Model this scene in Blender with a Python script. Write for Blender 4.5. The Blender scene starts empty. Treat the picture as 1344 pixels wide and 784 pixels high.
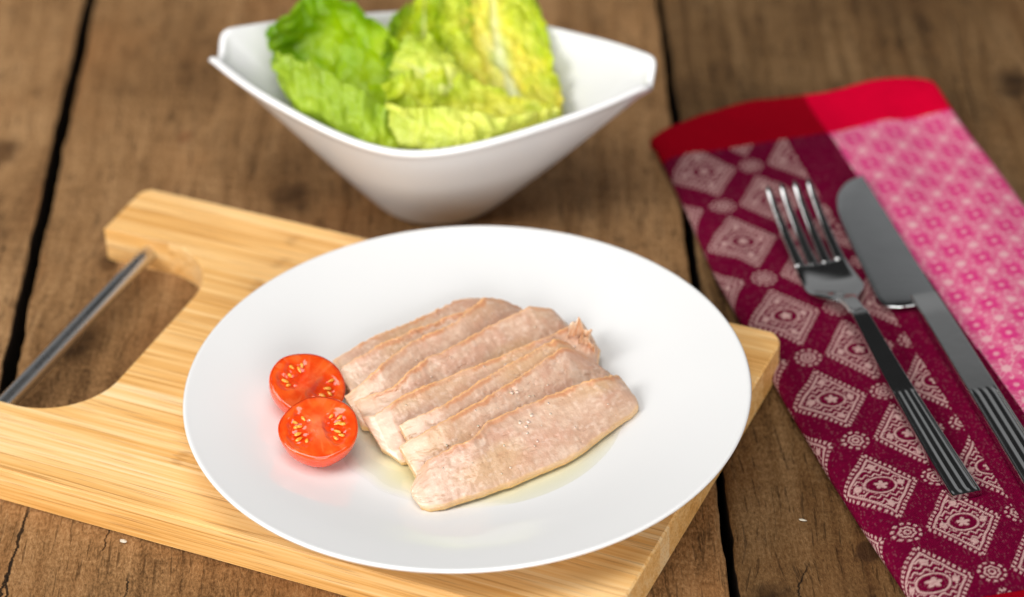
import bpy, math, random
import numpy as np
from mathutils import Matrix, Vector

# ------------------------------------------------------------------ camera, world, lamps, exposure
scene = bpy.context.scene
COL = scene.collection
cam_data = bpy.data.cameras.new('camera')
cam = bpy.data.objects.new('camera', cam_data)
COL.objects.link(cam)
PITCH, ROLL = 0.6194, -0.0371
fwd = Vector((0, math.cos(PITCH), -math.sin(PITCH)))
up0 = Vector((0, math.sin(PITCH), math.cos(PITCH)))
rt0 = Vector((1, 0, 0))
cr_, sr_ = math.cos(ROLL), math.sin(ROLL)
rt = rt0 * cr_ + up0 * sr_
up = up0 * cr_ - rt0 * sr_
CAM = Vector((0.01697, -0.77200, 0.61790))
M = Matrix((rt, up, -fwd)).transposed().to_4x4()
M.translation = CAM
cam.matrix_world = M
cam_data.sensor_width = 36.0
cam_data.lens = 96.68
cam_data.clip_start = 0.05
cam_data.clip_end = 50.0
cam_data.dof.use_dof = True
cam_data.dof.focus_distance = (Vector((0.0, -0.042, 0.022)) - CAM).dot(fwd)
cam_data.dof.aperture_fstop = 6.0
cam_data.dof.aperture_blades = 9
scene.camera = cam

world = bpy.data.worlds.new('World')
scene.world = world
world.use_nodes = True
wbg = world.node_tree.nodes['Background']
wbg.inputs['Color'].default_value = (1.0, 0.985, 0.965, 1)
wbg.inputs['Strength'].default_value = 1.0
_wt = world.node_tree
_tc = _wt.nodes.new('ShaderNodeTexCoord'); _sx = _wt.nodes.new('ShaderNodeSeparateXYZ'); _rp = _wt.nodes.new('ShaderNodeValToRGB')
_wt.links.new(_tc.outputs['Generated'], _sx.inputs[0]); _wt.links.new(_sx.outputs['Z'], _rp.inputs[0]); _wt.links.new(_rp.outputs[0], wbg.inputs['Color'])
_e = _rp.color_ramp.elements          # room: pale walls low down, dim ceiling
for _k in range(3): _e.new(0.5)
for _el, (_p, _v) in zip(_e, [(0.0, 0.22), (0.36, 0.26), (0.555, 0.29), (0.65, 0.02), (1.0, 0.03)]):
    _el.position = _p; _el.color = (_v * 0.99, _v, _v * 1.01, 1)

def area_lamp(name, loc, target, size, power, color):
    d = bpy.data.lights.new(name, 'AREA')
    d.shape = 'SQUARE'; d.size = size; d.energy = power; d.color = color
    o = bpy.data.objects.new(name, d); COL.objects.link(o)
    o.location = loc
    o.rotation_euler = (Vector(target) - Vector(loc)).to_track_quat('-Z', 'Y').to_euler()
    return o
area_lamp('key_lamp', (-1.25, -0.45, 1.02), (0.0, 0.03, 0.0), 0.80, 18.5, (1.0, 0.98, 0.95))
area_lamp('fill_lamp', (-0.10, -0.20, 1.70), (0.0, 0.03, 0.0), 1.2, 17.0, (1.0, 0.985, 0.97))

area_lamp('front_fill_lamp', (0.20, -1.90, 0.46), (0.0, 0.10, 0.03), 1.2, 32.0, (1.0, 0.98, 0.95))  # added unseen lamp, brightens the front of the bowl

scene.view_settings.view_transform = 'Standard'
scene.view_settings.look = 'None'
scene.view_settings.exposure = 0.05
scene.view_settings.gamma = 1.0
scene.view_settings.use_curve_mapping = False

# ------------------------------------------------------------------ helpers
random.seed(7)
RNG = np.random.default_rng(11)

def vnoise(P, seed=0):
    P = np.asarray(P, float)
    i = np.floor(P).astype(np.int64); f = P - i
    f = f * f * f * (f * (f * 6 - 15) + 10)
    def h(x, y, z):
        n = (x * 374761393 + y * 668265263 + z * 2147483647 + seed * 1274126177) & 0xFFFFFFFF
        n = ((n ^ (n >> 13)) * 1274126177) & 0xFFFFFFFF
        n = ((n ^ (n >> 16)) * 2246822519) & 0xFFFFFFFF
        n = n ^ (n >> 15)
        return (n & 0xFFFFFF) / float(0xFFFFFF)
    x, y, z = i[..., 0], i[..., 1], i[..., 2]
    u, v, w = f[..., 0], f[..., 1], f[..., 2]
    L = lambda a, b, t: a + (b - a) * t
    a = L(L(h(x, y, z), h(x + 1, y, z), u), L(h(x, y + 1, z), h(x + 1, y + 1, z), u), v)
    b = L(L(h(x, y, z + 1), h(x + 1, y, z + 1), u), L(h(x, y + 1, z + 1), h(x + 1, y + 1, z + 1), u), v)
    return L(a, b, w)

def fbm(P, oct=4, seed=0, gain=0.5):
    P = np.asarray(P, float); s = 0; a = 1.0; t = 0
    for k in range(oct):
        s = s + a * vnoise(P * (2.03 ** k) + 13.7 * k, seed + k); t += a; a *= gain
    return s / t

def sstep(a, b, x):
    t = np.clip((x - a) / (b - a), 0, 1)
    return t * t * (3 - 2 * t)

def mixc(a, b, t):
    a = np.asarray(a, float); b = np.asarray(b, float)
    t = np.asarray(t)[..., None]
    return a * (1 - t) + b * t

def lin(r, g, b):
    c = np.array([r, g, b]) / 255.0
    return np.where(c <= 0.04045, c / 12.92, ((c + 0.055) / 1.055) ** 2.4)

def mesh_obj(name, V, F, mat, parent=None, col=None, smooth=True, loc=None):
    """F: (n,4)/(n,3) int array or list of faces"""
    V = np.asarray(V, float).reshape(-1, 3)
    me = bpy.data.meshes.new(name)
    if isinstance(F, np.ndarray):
        k = F.shape[1]; n = F.shape[0]
        me.vertices.add(len(V)); me.vertices.foreach_set('co', V.astype(np.float32).ravel())
        me.loops.add(n * k); me.loops.foreach_set('vertex_index', F.astype(np.int32).ravel())
        me.polygons.add(n)
        me.polygons.foreach_set('loop_start', np.arange(0, n * k, k, dtype=np.int32))
        me.polygons.foreach_set('loop_total', np.full(n, k, dtype=np.int32))
        me.update(calc_edges=True); me.validate()
    else:
        me.from_pydata([tuple(v) for v in V], [], [tuple(int(i) for i in f) for f in F])
    me.polygons.foreach_set('use_smooth', np.full(len(me.polygons), smooth, dtype=bool))
    if col is not None:
        at = me.color_attributes.new('Col', 'FLOAT_COLOR', 'POINT')
        c = np.ones((len(V), 4), np.float32); c[:, :3] = np.asarray(col).reshape(-1, 3)
        at.data.foreach_set('color', c.ravel())
    me.update()
    o = bpy.data.objects.new(name, me)
    COL.objects.link(o)
    if mat: me.materials.append(mat)
    if parent: o.parent = parent
    if loc: o.location = loc
    return o

def thing(name, label, cat, loc=(0, 0, 0), rotz=0, group=None):
    o = bpy.data.objects.new(name, None); COL.objects.link(o)
    o.location = loc; o.rotation_euler = (0, 0, rotz)
    o.empty_display_size = 0.01
    return tag(o, label, cat, group)

def tag(o, label, cat, group=None, kind=None):
    o['label'] = label; o['category'] = cat
    if group: o['group'] = group
    if kind: o['kind'] = kind
    return o

def gridf(nu, nv, wu=False, wv=False, flip=False, off=0):
    """faces of a (nu x nv) vertex grid, index = i*nv + j"""
    I = np.arange(nu if wu else nu - 1); J = np.arange(nv if wv else nv - 1)
    i, j = np.meshgrid(I, J, indexing='ij'); i = i.ravel(); j = j.ravel()
    i2 = (i + 1) % nu; j2 = (j + 1) % nv
    F = np.stack([i * nv + j, i2 * nv + j, i2 * nv + j2, i * nv + j2], 1) + off
    return F[:, ::-1].copy() if flip else F

def resample(P, n, closed=False):
    """Catmull-Rom through points, n samples evenly by arc length"""
    P = np.asarray(P, float)
    if closed: Q = np.vstack([P[-1], P, P[0], P[1]])
    else: Q = np.vstack([2 * P[0] - P[1], P, 2 * P[-1] - P[-2]])
    out = []
    t = np.linspace(0, 1, 24, endpoint=False)[:, None]
    for k in range(1, len(Q) - 2):
        a, b, c, d = Q[k - 1], Q[k], Q[k + 1], Q[k + 2]
        out.append(0.5 * (2 * b + (c - a) * t + (2 * a - 5 * b + 4 * c - d) * t ** 2 + (3 * b - a - 3 * c + d) * t ** 3))
    out = np.vstack(out + [Q[-2][None]])
    s = np.r_[0, np.cumsum(np.linalg.norm(np.diff(out, axis=0), axis=1))]
    q = np.linspace(0, s[-1], n + (1 if closed else 0))
    R = np.stack([np.interp(q, s, out[:, k]) for k in range(out.shape[1])], 1)
    return R[:-1] if closed else R

def normals_grid(P):
    du = np.gradient(P, axis=0); dv = np.gradient(P, axis=1)
    n = np.cross(du, dv); n /= np.linalg.norm(n, axis=2, keepdims=True) + 1e-12
    return n

# ------------------------------------------------------------------ shader helpers
class NT:
    def __init__(s, name):
        s.m = bpy.data.materials.new(name); s.m.use_nodes = True
        s.t = s.m.node_tree; s.t.nodes.clear()
        s.out = s.t.nodes.new('ShaderNodeOutputMaterial')
    def n(s, typ, **kw):
        x = s.t.nodes.new(typ)
        for k, v in kw.items(): setattr(x, k, v)
        return x
    def put(s, sock, v):
        if isinstance(v, bpy.types.NodeSocket): s.t.links.new(v, sock)
        elif v is not None:
            try: sock.default_value = v
            except Exception:
                sock.default_value = (v, v, v) if len(sock.default_value) == 3 else (v, v, v, 1)
    def math(s, op, a, b=None, c=None, clamp=False):
        x = s.n('ShaderNodeMath', operation=op); x.use_clamp = clamp
        s.put(x.inputs[0], a)
        if b is not None: s.put(x.inputs[1], b)
        if c is not None: s.put(x.inputs[2], c)
        return x.outputs[0]
    def add(s, a, b): return s.math('ADD', a, b)
    def sub(s, a, b): return s.math('SUBTRACT', a, b)
    def mul(s, a, b): return s.math('MULTIPLY', a, b)
    def coord(s, kind='Object'): return s.n('ShaderNodeTexCoord').outputs[kind]
    def sep(s, v):
        x = s.n('ShaderNodeSeparateXYZ'); s.put(x.inputs[0], v); return x.outputs
    def comb(s, x, y, z=0.0):
        c = s.n('ShaderNodeCombineXYZ'); s.put(c.inputs[0], x); s.put(c.inputs[1], y); s.put(c.inputs[2], z); return c.outputs[0]
    def noise(s, vec, scale=1.0, detail=4.0, rough=0.55, dist=0.0):
        x = s.n('ShaderNodeTexNoise'); s.put(x.inputs['Vector'], vec)
        x.inputs['Scale'].default_value = scale; x.inputs['Detail'].default_value = detail
        x.inputs['Roughness'].default_value = rough; x.inputs['Distortion'].default_value = dist
        return x.outputs['Fac']
    def voro(s, vec, scale=1.0, feature='F1'):
        x = s.n('ShaderNodeTexVoronoi', feature=feature); s.put(x.inputs['Vector'], vec)
        x.inputs['Scale'].default_value = scale
        return x.outputs['Distance']
    def ss(s, x, a, b, lo=0.0, hi=1.0):
        r = s.n('ShaderNodeMapRange', interpolation_type='SMOOTHSTEP'); s.put(r.inputs[0], x)
        r.inputs[1].default_value = a; r.inputs[2].default_value = b
        r.inputs[3].default_value = lo; r.inputs[4].default_value = hi
        return r.outputs[0]
    def mix(s, f, a, b, mode='MIX'):
        x = s.n('ShaderNodeMix', data_type='RGBA', blend_type=mode)
        s.put(x.inputs[0], f)
        for k, v in ((6, a), (7, b)):
            if isinstance(v, bpy.types.NodeSocket): s.t.links.new(v, x.inputs[k])
            else: x.inputs[k].default_value = (*v[:3], 1)
        return x.outputs[2]
    def ramp(s, f, stops):
        x = s.n('ShaderNodeValToRGB'); s.put(x.inputs[0], f)
        e = x.color_ramp.elements
        while len(e) < len(stops): e.new(0.5)
        for el, (p, c) in zip(e, stops): el.position = p; el.color = (*c[:3], 1)
        return x.outputs[0]
    def attr(s, name='Col'): return s.n('ShaderNodeAttribute', attribute_name=name).outputs['Color']
    def bump(s, h, dist=0.001, strength=1.0):
        x = s.n('ShaderNodeBump'); s.put(x.inputs['Height'], h)
        x.inputs['Distance'].default_value = dist; x.inputs['Strength'].default_value = strength
        return x.outputs[0]
    def pbr(s, col, rough=0.5, normal=None, **kw):
        b = s.n('ShaderNodeBsdfPrincipled')
        if isinstance(col, bpy.types.NodeSocket): s.t.links.new(col, b.inputs['Base Color'])
        else: b.inputs['Base Color'].default_value = (*[float(c) for c in col[:3]], 1)
        s.put(b.inputs['Roughness'], rough)
        if normal is not None: s.put(b.inputs['Normal'], normal)
        for k, v in kw.items():
            k = k.replace('_', ' ')
            if isinstance(v, (tuple, list)) and len(v) == 3 and k != 'Subsurface Radius': v = (*v, 1)
            s.put(b.inputs[k], v)
        return b.outputs[0]
    def done(s, sh):
        s.t.links.new(sh, s.out.inputs['Surface']); return s.m

# ------------------------------------------------------------------ materials
def wood_mat(name, dark, mid, light, knots=(), cracks=(), stains=(), seed=0.0, ringw=0.012, ringk=0.12, gritk=1.25):
    N = NT(name)
    X, Y, Z = N.sep(N.coord('Object'))
    big = N.noise(N.comb(N.mul(X, 7.0), N.mul(Y, 3.2), seed), 1.0, 3)
    xw = N.add(X, N.mul(N.sub(big, 0.5), 0.022))
    kmask = None
    for (kx, ky, r) in knots:
        dx = N.sub(X, kx); dy = N.sub(Y, ky)
        d2 = N.add(N.math('POWER', N.math('DIVIDE', dx, r), 2), N.math('POWER', N.math('DIVIDE', dy, r * 1.5), 2))
        g = N.math('EXPONENT', N.mul(d2, -0.55))
        xw = N.add(xw, N.mul(N.mul(dx, g), -0.85))
        dist = N.math('SQRT', d2)
        rag = N.add(dist, N.mul(N.sub(N.noise(N.comb(N.mul(X, 160), N.mul(Y, 110), seed + 3), 1, 3), 0.5), 0.9))
        k = N.ss(rag, 0.95, 0.25)
        kmask = k if kmask is None else N.math('MAXIMUM', kmask, k)
    g1 = N.noise(N.comb(N.mul(xw, 120), N.mul(Y, 8.0), seed + 1), 1, 7, 0.62)
    g2 = N.noise(N.comb(N.mul(xw, 520), N.mul(Y, 16), seed + 2), 1, 3, 0.6)
    ringp = N.add(N.mul(xw, 2 * math.pi / ringw), N.mul(N.noise(N.comb(N.mul(X, 25), N.mul(Y, 5), seed + 4), 1, 3), 7.0))
    ring = N.math('POWER', N.add(N.mul(N.math('SINE', ringp), 0.5), 0.5), 2.2)
    ring = N.mul(ring, N.ss(N.noise(N.comb(N.mul(X, 30), N.mul(Y, 6), seed + 15), 1, 3), 0.35, 0.65))
    tone = N.noise(N.comb(N.mul(X, 11), N.mul(Y, 7), seed + 5), 1, 5, 0.6)
    spots = N.noise(N.comb(N.mul(X, 95), N.mul(Y, 42), seed + 6), 1, 6, 0.75)
    grit = N.noise(N.comb(N.mul(X, 1000), N.mul(Y, 420), seed + 7), 1, 4, 0.75)
    saw = N.noise(N.comb(N.add(N.mul(X, 12), N.mul(Y, 5)), N.add(N.mul(Y, 420), N.mul(X, 90)), seed + 8), 1, 2)
    pore = N.ss(N.noise(N.comb(N.mul(xw, 700), N.mul(Y, 48), seed + 9), 1, 3, 0.6), 0.57, 0.67)
    f = N.add(N.mul(g1, 0.50), N.mul(g2, 0.30))
    f = N.add(f, N.mul(N.sub(ring, 0.4), -ringk))
    f = N.add(f, N.mul(N.sub(tone, 0.5), 0.85))
    f = N.add(f, N.mul(N.sub(grit, 0.5), gritk))
    f = N.add(f, N.mul(N.sub(saw, 0.5), 0.20))
    f = N.add(f, 0.08)
    col = N.ramp(f, [(0.18, dark), (0.50, mid), (0.80, light)])
    # reddish / greyish drift of the old surface
    col = N.mix(N.ss(N.noise(N.comb(N.mul(X, 18), N.mul(Y, 9), seed + 12), 1, 4), 0.45, 0.75), col,
                N.mix(0.35, col, (mid[0] * 1.15, mid[1] * 0.85, mid[2] * 0.6)))
    dk = N.mul(N.ss(spots, 0.54, 0.70), 0.6)
    col = N.mix(dk, col, (dark[0] * .7, dark[1] * .7, dark[2] * .75))
    col = N.mix(N.mul(pore, 0.55), col, (dark[0] * .5, dark[1] * .5, dark[2] * .5))
    h = N.add(N.mul(g1, 0.8), N.mul(g2, 0.5))
    h = N.add(h, N.mul(grit, 1.3)); h = N.add(h, N.mul(pore, -0.4)); h = N.add(h, N.mul(dk, -0.25))
    if kmask is not None:
        kr = N.math('SINE', N.mul(N.noise(N.comb(N.mul(xw, 60), N.mul(Y, 40), seed), 1, 3), 42))
        kc = N.mix(N.add(N.mul(kr, 0.25), 0.3), (dark[0] * .45, dark[1] * .42, dark[2] * .42), (mid[0] * .55, mid[1] * .5, mid[2] * .45))
        col = N.mix(N.mul(kmask, 0.85), col, kc)
        h = N.add(h, N.mul(kmask, -0.5))
    for (cx, slope, y0, y1, w, sd) in cracks:
        wob = N.noise(N.comb(sd * 3.1, N.mul(Y, 110), sd), 1, 7, 0.75)
        line = N.add(cx, N.add(N.mul(N.sub(Y, y0), slope), N.mul(N.sub(wob, 0.5), 0.006)))
        d = N.math('ABSOLUTE', N.sub(X, line))
        ww = N.mul(N.add(N.noise(N.comb(sd, N.mul(Y, 160), 1.0), 1, 3), -0.15), w * 1.7)
        c = N.ss(N.sub(d, ww), 0.00018, -0.0001)
        c = N.mul(c, N.mul(N.ss(Y, y0 - .004, y0 + .004), N.ss(Y, y1 + .004, y1 - .004)))
        col = N.mix(N.mul(c, 0.93), col, (0.010, 0.006, 0.004))
        h = N.add(h, N.mul(c, -2.5))
    for (sx, sy, r, c) in stains:
        dx = N.sub(X, sx); dy = N.mul(N.sub(Y, sy), 0.75)
        d = N.math('SQRT', N.add(N.mul(dx, dx), N.mul(dy, dy)))
        d = N.add(d, N.mul(N.sub(N.noise(N.comb(N.mul(X, 170), N.mul(Y, 130), 2), 1, 3), 0.5), r * 0.9))
        col = N.mix(N.mul(N.ss(d, r * 1.15, r * 0.75), 0.8), col, c)
    # random hairline checks along the grain
    hv = N.noise(N.comb(N.mul(xw, 150), N.mul(Y, 11), seed + 20), 1, 6, 0.7)
    hm = N.ss(N.noise(N.comb(N.mul(X, 28), N.mul(Y, 11), seed + 21), 1, 2), 0.53, 0.63)
    hair = N.mul(N.ss(N.math('ABSOLUTE', N.sub(hv, 0.5)), 0.006, 0.001), hm)
    col = N.mix(N.mul(hair, 0.7), col, (0.014, 0.008, 0.005)); h = N.add(h, N.mul(hair, -0.9))
    rough = N.add(0.52, N.mul(g1, 0.2))
    return N.done(N.pbr(col, rough, N.bump(h, 0.0012, 0.85), Specular_IOR_Level=0.14))

def bamboo_mat():
    N = NT('bamboo')
    oi = N.sep(N.n('ShaderNodeObjectInfo').outputs['Color'])[0]
    X, Y, Z = N.sep(N.coord('Object'))
    r7 = N.mul(oi, 17.0)
    wav = N.mul(N.sub(N.noise(N.comb(N.mul(X, 5), N.add(N.mul(Y, 30), r7), N.mul(Z, 30)), 1, 2), 0.5), 0.0022)
    Yw = N.add(Y, wav); Zw = N.add(Z, wav)
    fine = N.noise(N.comb(N.add(N.mul(X, 11), r7), N.mul(Yw, 1050), N.mul(Zw, 1050)), 1, 2, 0.6)
    med = N.noise(N.comb(N.add(N.mul(X, 7), r7), N.mul(Yw, 330), N.mul(Zw, 330)), 1, 4, 0.6)
    wide = N.noise(N.comb(N.add(N.mul(X, 6), r7), N.mul(Yw, 80), N.mul(Zw, 60)), 1, 3, 0.5)
    f = N.add(N.add(N.mul(N.sub(fine, 0.5), 0.62), N.mul(N.sub(med, 0.5), 0.55)), N.add(N.mul(N.sub(wide, 0.5), 0.30), 0.52))
    f = N.add(f, N.mul(N.sub(oi, 0.5), 0.25))
    col = N.ramp(f, [(0.28, (0.62, 0.295, 0.070)), (0.43, (0.82, 0.455, 0.145)), (0.57, (0.90, 0.575, 0.245)), (0.75, (0.95, 0.70, 0.39))])
    # fine dark fibre dashes
    dash = N.ss(N.noise(N.comb(N.add(N.mul(X, 26), r7), N.mul(Yw, 1500), N.mul(Zw, 1500)), 1, 1, 0.5), 0.60, 0.68)
    col = N.mix(N.mul(dash, 0.6), col, (0.44, 0.20, 0.055))
    # culm nodes: one jagged darker band per strip
    ph = N.math('FRACT', N.add(N.mul(X, 3.2), N.mul(oi, 9.17)))
    jag = N.mul(N.sub(N.noise(N.comb(oi, N.mul(Y, 900), N.mul(Z, 500)), 1, 2), 0.5), 0.030)
    nd = N.math('ABSOLUTE', N.sub(N.add(ph, jag), 0.5))
    wideband = N.ss(nd, 0.055, 0.0)
    core = N.ss(nd, 0.010, 0.002)
    some = N.ss(N.math('FRACT', N.mul(oi, 31.7)), 0.35, 0.40)
    col = N.mix(N.mul(N.mul(wideband, 0.22), some), col, (0.52, 0.25, 0.06))
    col = N.mix(N.mul(N.mul(core, 0.30), some), col, (0.33, 0.15, 0.04))
    h = N.add(N.mul(fine, 0.6), N.mul(med, 0.3)); h = N.add(h, N.mul(N.mul(core, some), 0.6)); h = N.sub(h, N.mul(dash, 0.5))
    return N.done(N.pbr(col, 0.42, N.bump(h, 0.00022, 0.6), Specular_IOR_Level=0.4))

def porcelain_mat(name='porcelain'):
    N = NT(name)
    c = N.coord('Object')
    n = N.noise(c, 14, 3)
    col = N.mix(n, (0.795, 0.797, 0.795), (0.815, 0.816, 0.813))
    b = N.bump(N.noise(c, 55, 2), 0.00012, 0.35)
    return N.done(N.pbr(col, 0.10, b, Specular_IOR_Level=0.5, Coat_Weight=0.3, Coat_Roughness=0.04))

def steel_mat(name, base=(0.56, 0.57, 0.575), rough=0.16, brushed=0.0):
    N = NT(name)
    X, Y, Z = N.sep(N.coord('Object'))
    sc = N.noise(N.comb(N.mul(X, 900), N.mul(Y, 900), N.mul(Z, 900)), 1, 2)
    sm = N.noise(N.comb(N.mul(X, 60), N.mul(Y, 60), N.mul(Z, 60)), 1, 4)
    r = N.add(N.add(rough, N.mul(N.sub(sm, 0.5), 0.16)), N.mul(N.sub(sc, 0.5), 0.05))
    return N.done(N.pbr(base, r, N.bump(sm, 0.00006, 0.5), Metallic=1.0))

def vcol_mat(name, rough=0.4, sss=0.0, radius=(1, .3, .15), sscale=0.003, bump_scale=None, bump_dist=0.0002, spec=0.5, coat=0.0, jitter=0.0, translucent=0.0):
    N = NT(name)
    col = N.attr('Col')
    nrm = None
    c = N.coord('Object')
    if jitter:
        j = N.noise(c, bump_scale or 600, 3)
        col = N.mix(1.0, col, N.mix(j, (1 - jitter,) * 3, (1 + jitter,) * 3), 'MULTIPLY')
    if bump_scale: nrm = N.bump(N.noise(c, bump_scale, 4, 0.6), bump_dist, 0.8)
    kw = dict(Specular_IOR_Level=spec)
    if sss: kw.update(Subsurface_Weight=sss, Subsurface_Radius=radius, Subsurface_Scale=sscale)
    if coat: kw.update(Coat_Weight=coat, Coat_Roughness=0.08)
    sh = N.pbr(col, rough, nrm, **kw)
    if translucent:
        t = N.n('ShaderNodeBsdfTranslucent'); N.put(t.inputs[0], col)
        if nrm is not None: N.put(t.inputs['Normal'], nrm)
        mx = N.n('ShaderNodeMixShader'); mx.inputs[0].default_value = translucent
        N.t.links.new(sh, mx.inputs[1]); N.t.links.new(t.outputs[0], mx.inputs[2]); sh = mx.outputs[0]
    return N.done(sh)

# ------------------------------------------------------------------ table: three old planks over an added dark backing that blackens the gaps
GAP_L, GAP_R = -0.1738, 0.0882
wood_left = wood_mat('wood_left', (0.105, 0.048, 0.017), (0.36, 0.190, 0.076), (0.57, 0.34, 0.160),
                     knots=[(-0.196, 0.215, 0.012)], cracks=[(-0.178, 0.02, -0.10, 0.05, 0.0005, 2.2)], seed=4.0)
wood_mid = wood_mat('wood_middle', (0.088, 0.040, 0.013), (0.32, 0.168, 0.066), (0.54, 0.315, 0.145),
                    knots=[(-0.071, 0.172, 0.012), (-0.112, 0.060, 0.012), (-0.150, 0.078, 0.013), (-0.143, 0.129, 0.007), (-0.086, -0.033, 0.007), (0.055, 0.240, 0.012)],
                    cracks=[(-0.1622, 0.10, -0.085, -0.022, 0.0007, 1.7), (-0.1575, -0.03, -0.085, -0.052, 0.0005, 5.3), (-0.128, 0.16, -0.046, -0.030, 0.0003, 8.8),
                            (0.030, 0.0, -0.14, -0.02, 0.0003, 4.1), (-0.118, 0.02, -0.085, -0.06, 0.00035, 9.4)],
                    stains=[(-0.119, 0.222, 0.0035, (0.30, 0.135, 0.055))], seed=9.0)
wood_right = wood_mat('wood_right', (0.036, 0.015, 0.005), (0.165, 0.087, 0.032), (0.33, 0.195, 0.088),
                      knots=[(0.236, 0.240, 0.012), (0.100, -0.086, 0.010), (0.218, 0.325, 0.008)],
                      cracks=[(0.1085, 0.25, -0.085, -0.068, 0.00035, 6.1), (0.215, 0.04, 0.21, 0.30, 0.0003, 7.2)],
                      stains=[(0.1352, -0.0615, 0.0042, (0.040, 0.016, 0.006))], seed=21.0, ringw=0.0085, ringk=0.17, gritk=1.0)
gap_shade_wood = wood_mat('gap_shade', (0.012, 0.008, 0.005), (0.025, 0.017, 0.011), (0.04, 0.028, 0.018), seed=2.0)  # near-black wood standing in for the shade between the planks

table = thing('plank_table', 'old brown plank table with dark gaps between its boards', 'table')

def plank(x0, x1, y0, y1, mat, seed):
    """one board: worn long edges, 30 mm thick"""
    ny = 260
    ys = np.linspace(y0, y1, ny)
    prof = [(0.0, -0.030), (0.0, -0.003), (0.0002, -0.0008), (0.0007, -0.0002), (0.0020, 0.0)]
    nin = 24
    rows = []
    for side in (0, 1):
        pass
    us = [p[0] for p in prof]
    zs = [p[1] for p in prof]
    nl = vnoise(np.stack([ys * 60, 0 * ys, 0 * ys], 1), seed) * 0.6 + vnoise(np.stack([ys * 260, 0 * ys, 0 * ys], 1), seed + 1) * 0.4
    nr = vnoise(np.stack([ys * 60, 0 * ys, 0 * ys], 1), seed + 2) * 0.6 + vnoise(np.stack([ys * 260, 0 * ys, 0 * ys], 1), seed + 3) * 0.4
    drift = 0.0038 * ys
    L = x0 + drift + (nl - 0.5) * 0.0016
    R = x1 + drift + (nr - 0.5) * 0.0016
    P = []
    for u, z in zip(us, zs): P.append(np.stack([L + u * (0.5 + nl), ys, np.full(ny, z)], 1))
    a = L + 0.006; b = R - 0.006
    for k in range(nin):
        x = a + (b - a) * k / (nin - 1)
        z = (fbm(np.stack([x * 25, ys * 10, 0 * ys], 1), 3, seed + 5) - 0.6) * 0.0006
        P.append(np.stack([x, ys, np.minimum(z, 0)], 1))
    for u, z in list(zip(us, zs))[::-1]: P.append(np.stack([R - u * (0.5 + nr), ys, np.full(ny, z)], 1))
    P = np.array(P)
    nu = P.shape[0]
    F = gridf(nu, ny)
    bot = np.array([[0, ny - 1, nu * ny - 1, (nu - 1) * ny]])
    # end caps
    c0 = [list(np.arange(nu) * ny)[::1]]; c1 = [list(np.arange(nu) * ny + ny - 1)[::-1]]
    faces = [list(f) for f in F] + [list(f) for f in bot] + c0 + c1
    o = mesh_obj('plank', P.reshape(-1, 3), faces, mat, table)
    o.data.materials.append(gap_shade_wood)          # shade inside the gaps, painted onto the plank sides
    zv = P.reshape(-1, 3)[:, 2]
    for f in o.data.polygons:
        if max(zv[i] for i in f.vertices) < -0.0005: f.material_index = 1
    return o

plank(-0.440, GAP_L - 0.0024, -0.42, 0.80, wood_left, 31)
plank(GAP_L + 0.0026, GAP_R - 0.0017, -0.42, 0.80, wood_mid, 41)
plank(GAP_R + 0.0014, 0.352, -0.42, 0.80, wood_right, 51)
mesh_obj('gap_backing', [(-.43, -.4, -.05), (.34, -.4, -.05), (.34, .78, -.05), (-.43, .78, -.05), (-.43, -.4, -.0305), (.34, -.4, -.0305), (.34, .78, -.0305), (-.43, .78, -.0305)],
         [(3, 2, 1, 0), (4, 5, 6, 7), (0, 1, 5, 4), (1, 2, 6, 5), (2, 3, 7, 6), (3, 0, 4, 7)], gap_shade_wood, table, smooth=False)  # added dark sheet below the gaps, so they read as deep shade

# ------------------------------------------------------------------ bamboo board with steel rod handle
BT = 0.0150; TH = -0.4403
VB, VF, UR, UC, UA = 0.0901, -0.0862, 0.0872, -0.1295, -0.1857
CV0, CV1, RC = -0.0530, 0.0585, 0.028
bamboo = bamboo_mat()
steel_rod = steel_mat('brushed_rod_steel', (0.62, 0.62, 0.62), 0.27)
board = thing('cutting_board', 'light bamboo cutting board with steel rod handle, under the white plate', 'cutting board', (0, 0, 0), TH)

def corner_in(v, r, lo=VF, hi=VB):
    d = min(v - lo, hi - v)
    return 0.0 if d >= r else r - math.sqrt(max(0, r * r - (r - d) ** 2))
def uR(v): return UR - corner_in(v, 0.0075)
def uL(v):
    if CV0 < v < CV1:
        d = min(v - CV0, CV1 - v)
        return UC if d >= RC else UC - RC + math.sqrt(max(0, RC * RC - (RC - d) ** 2))
    return UA + corner_in(v, 0.006)

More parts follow.
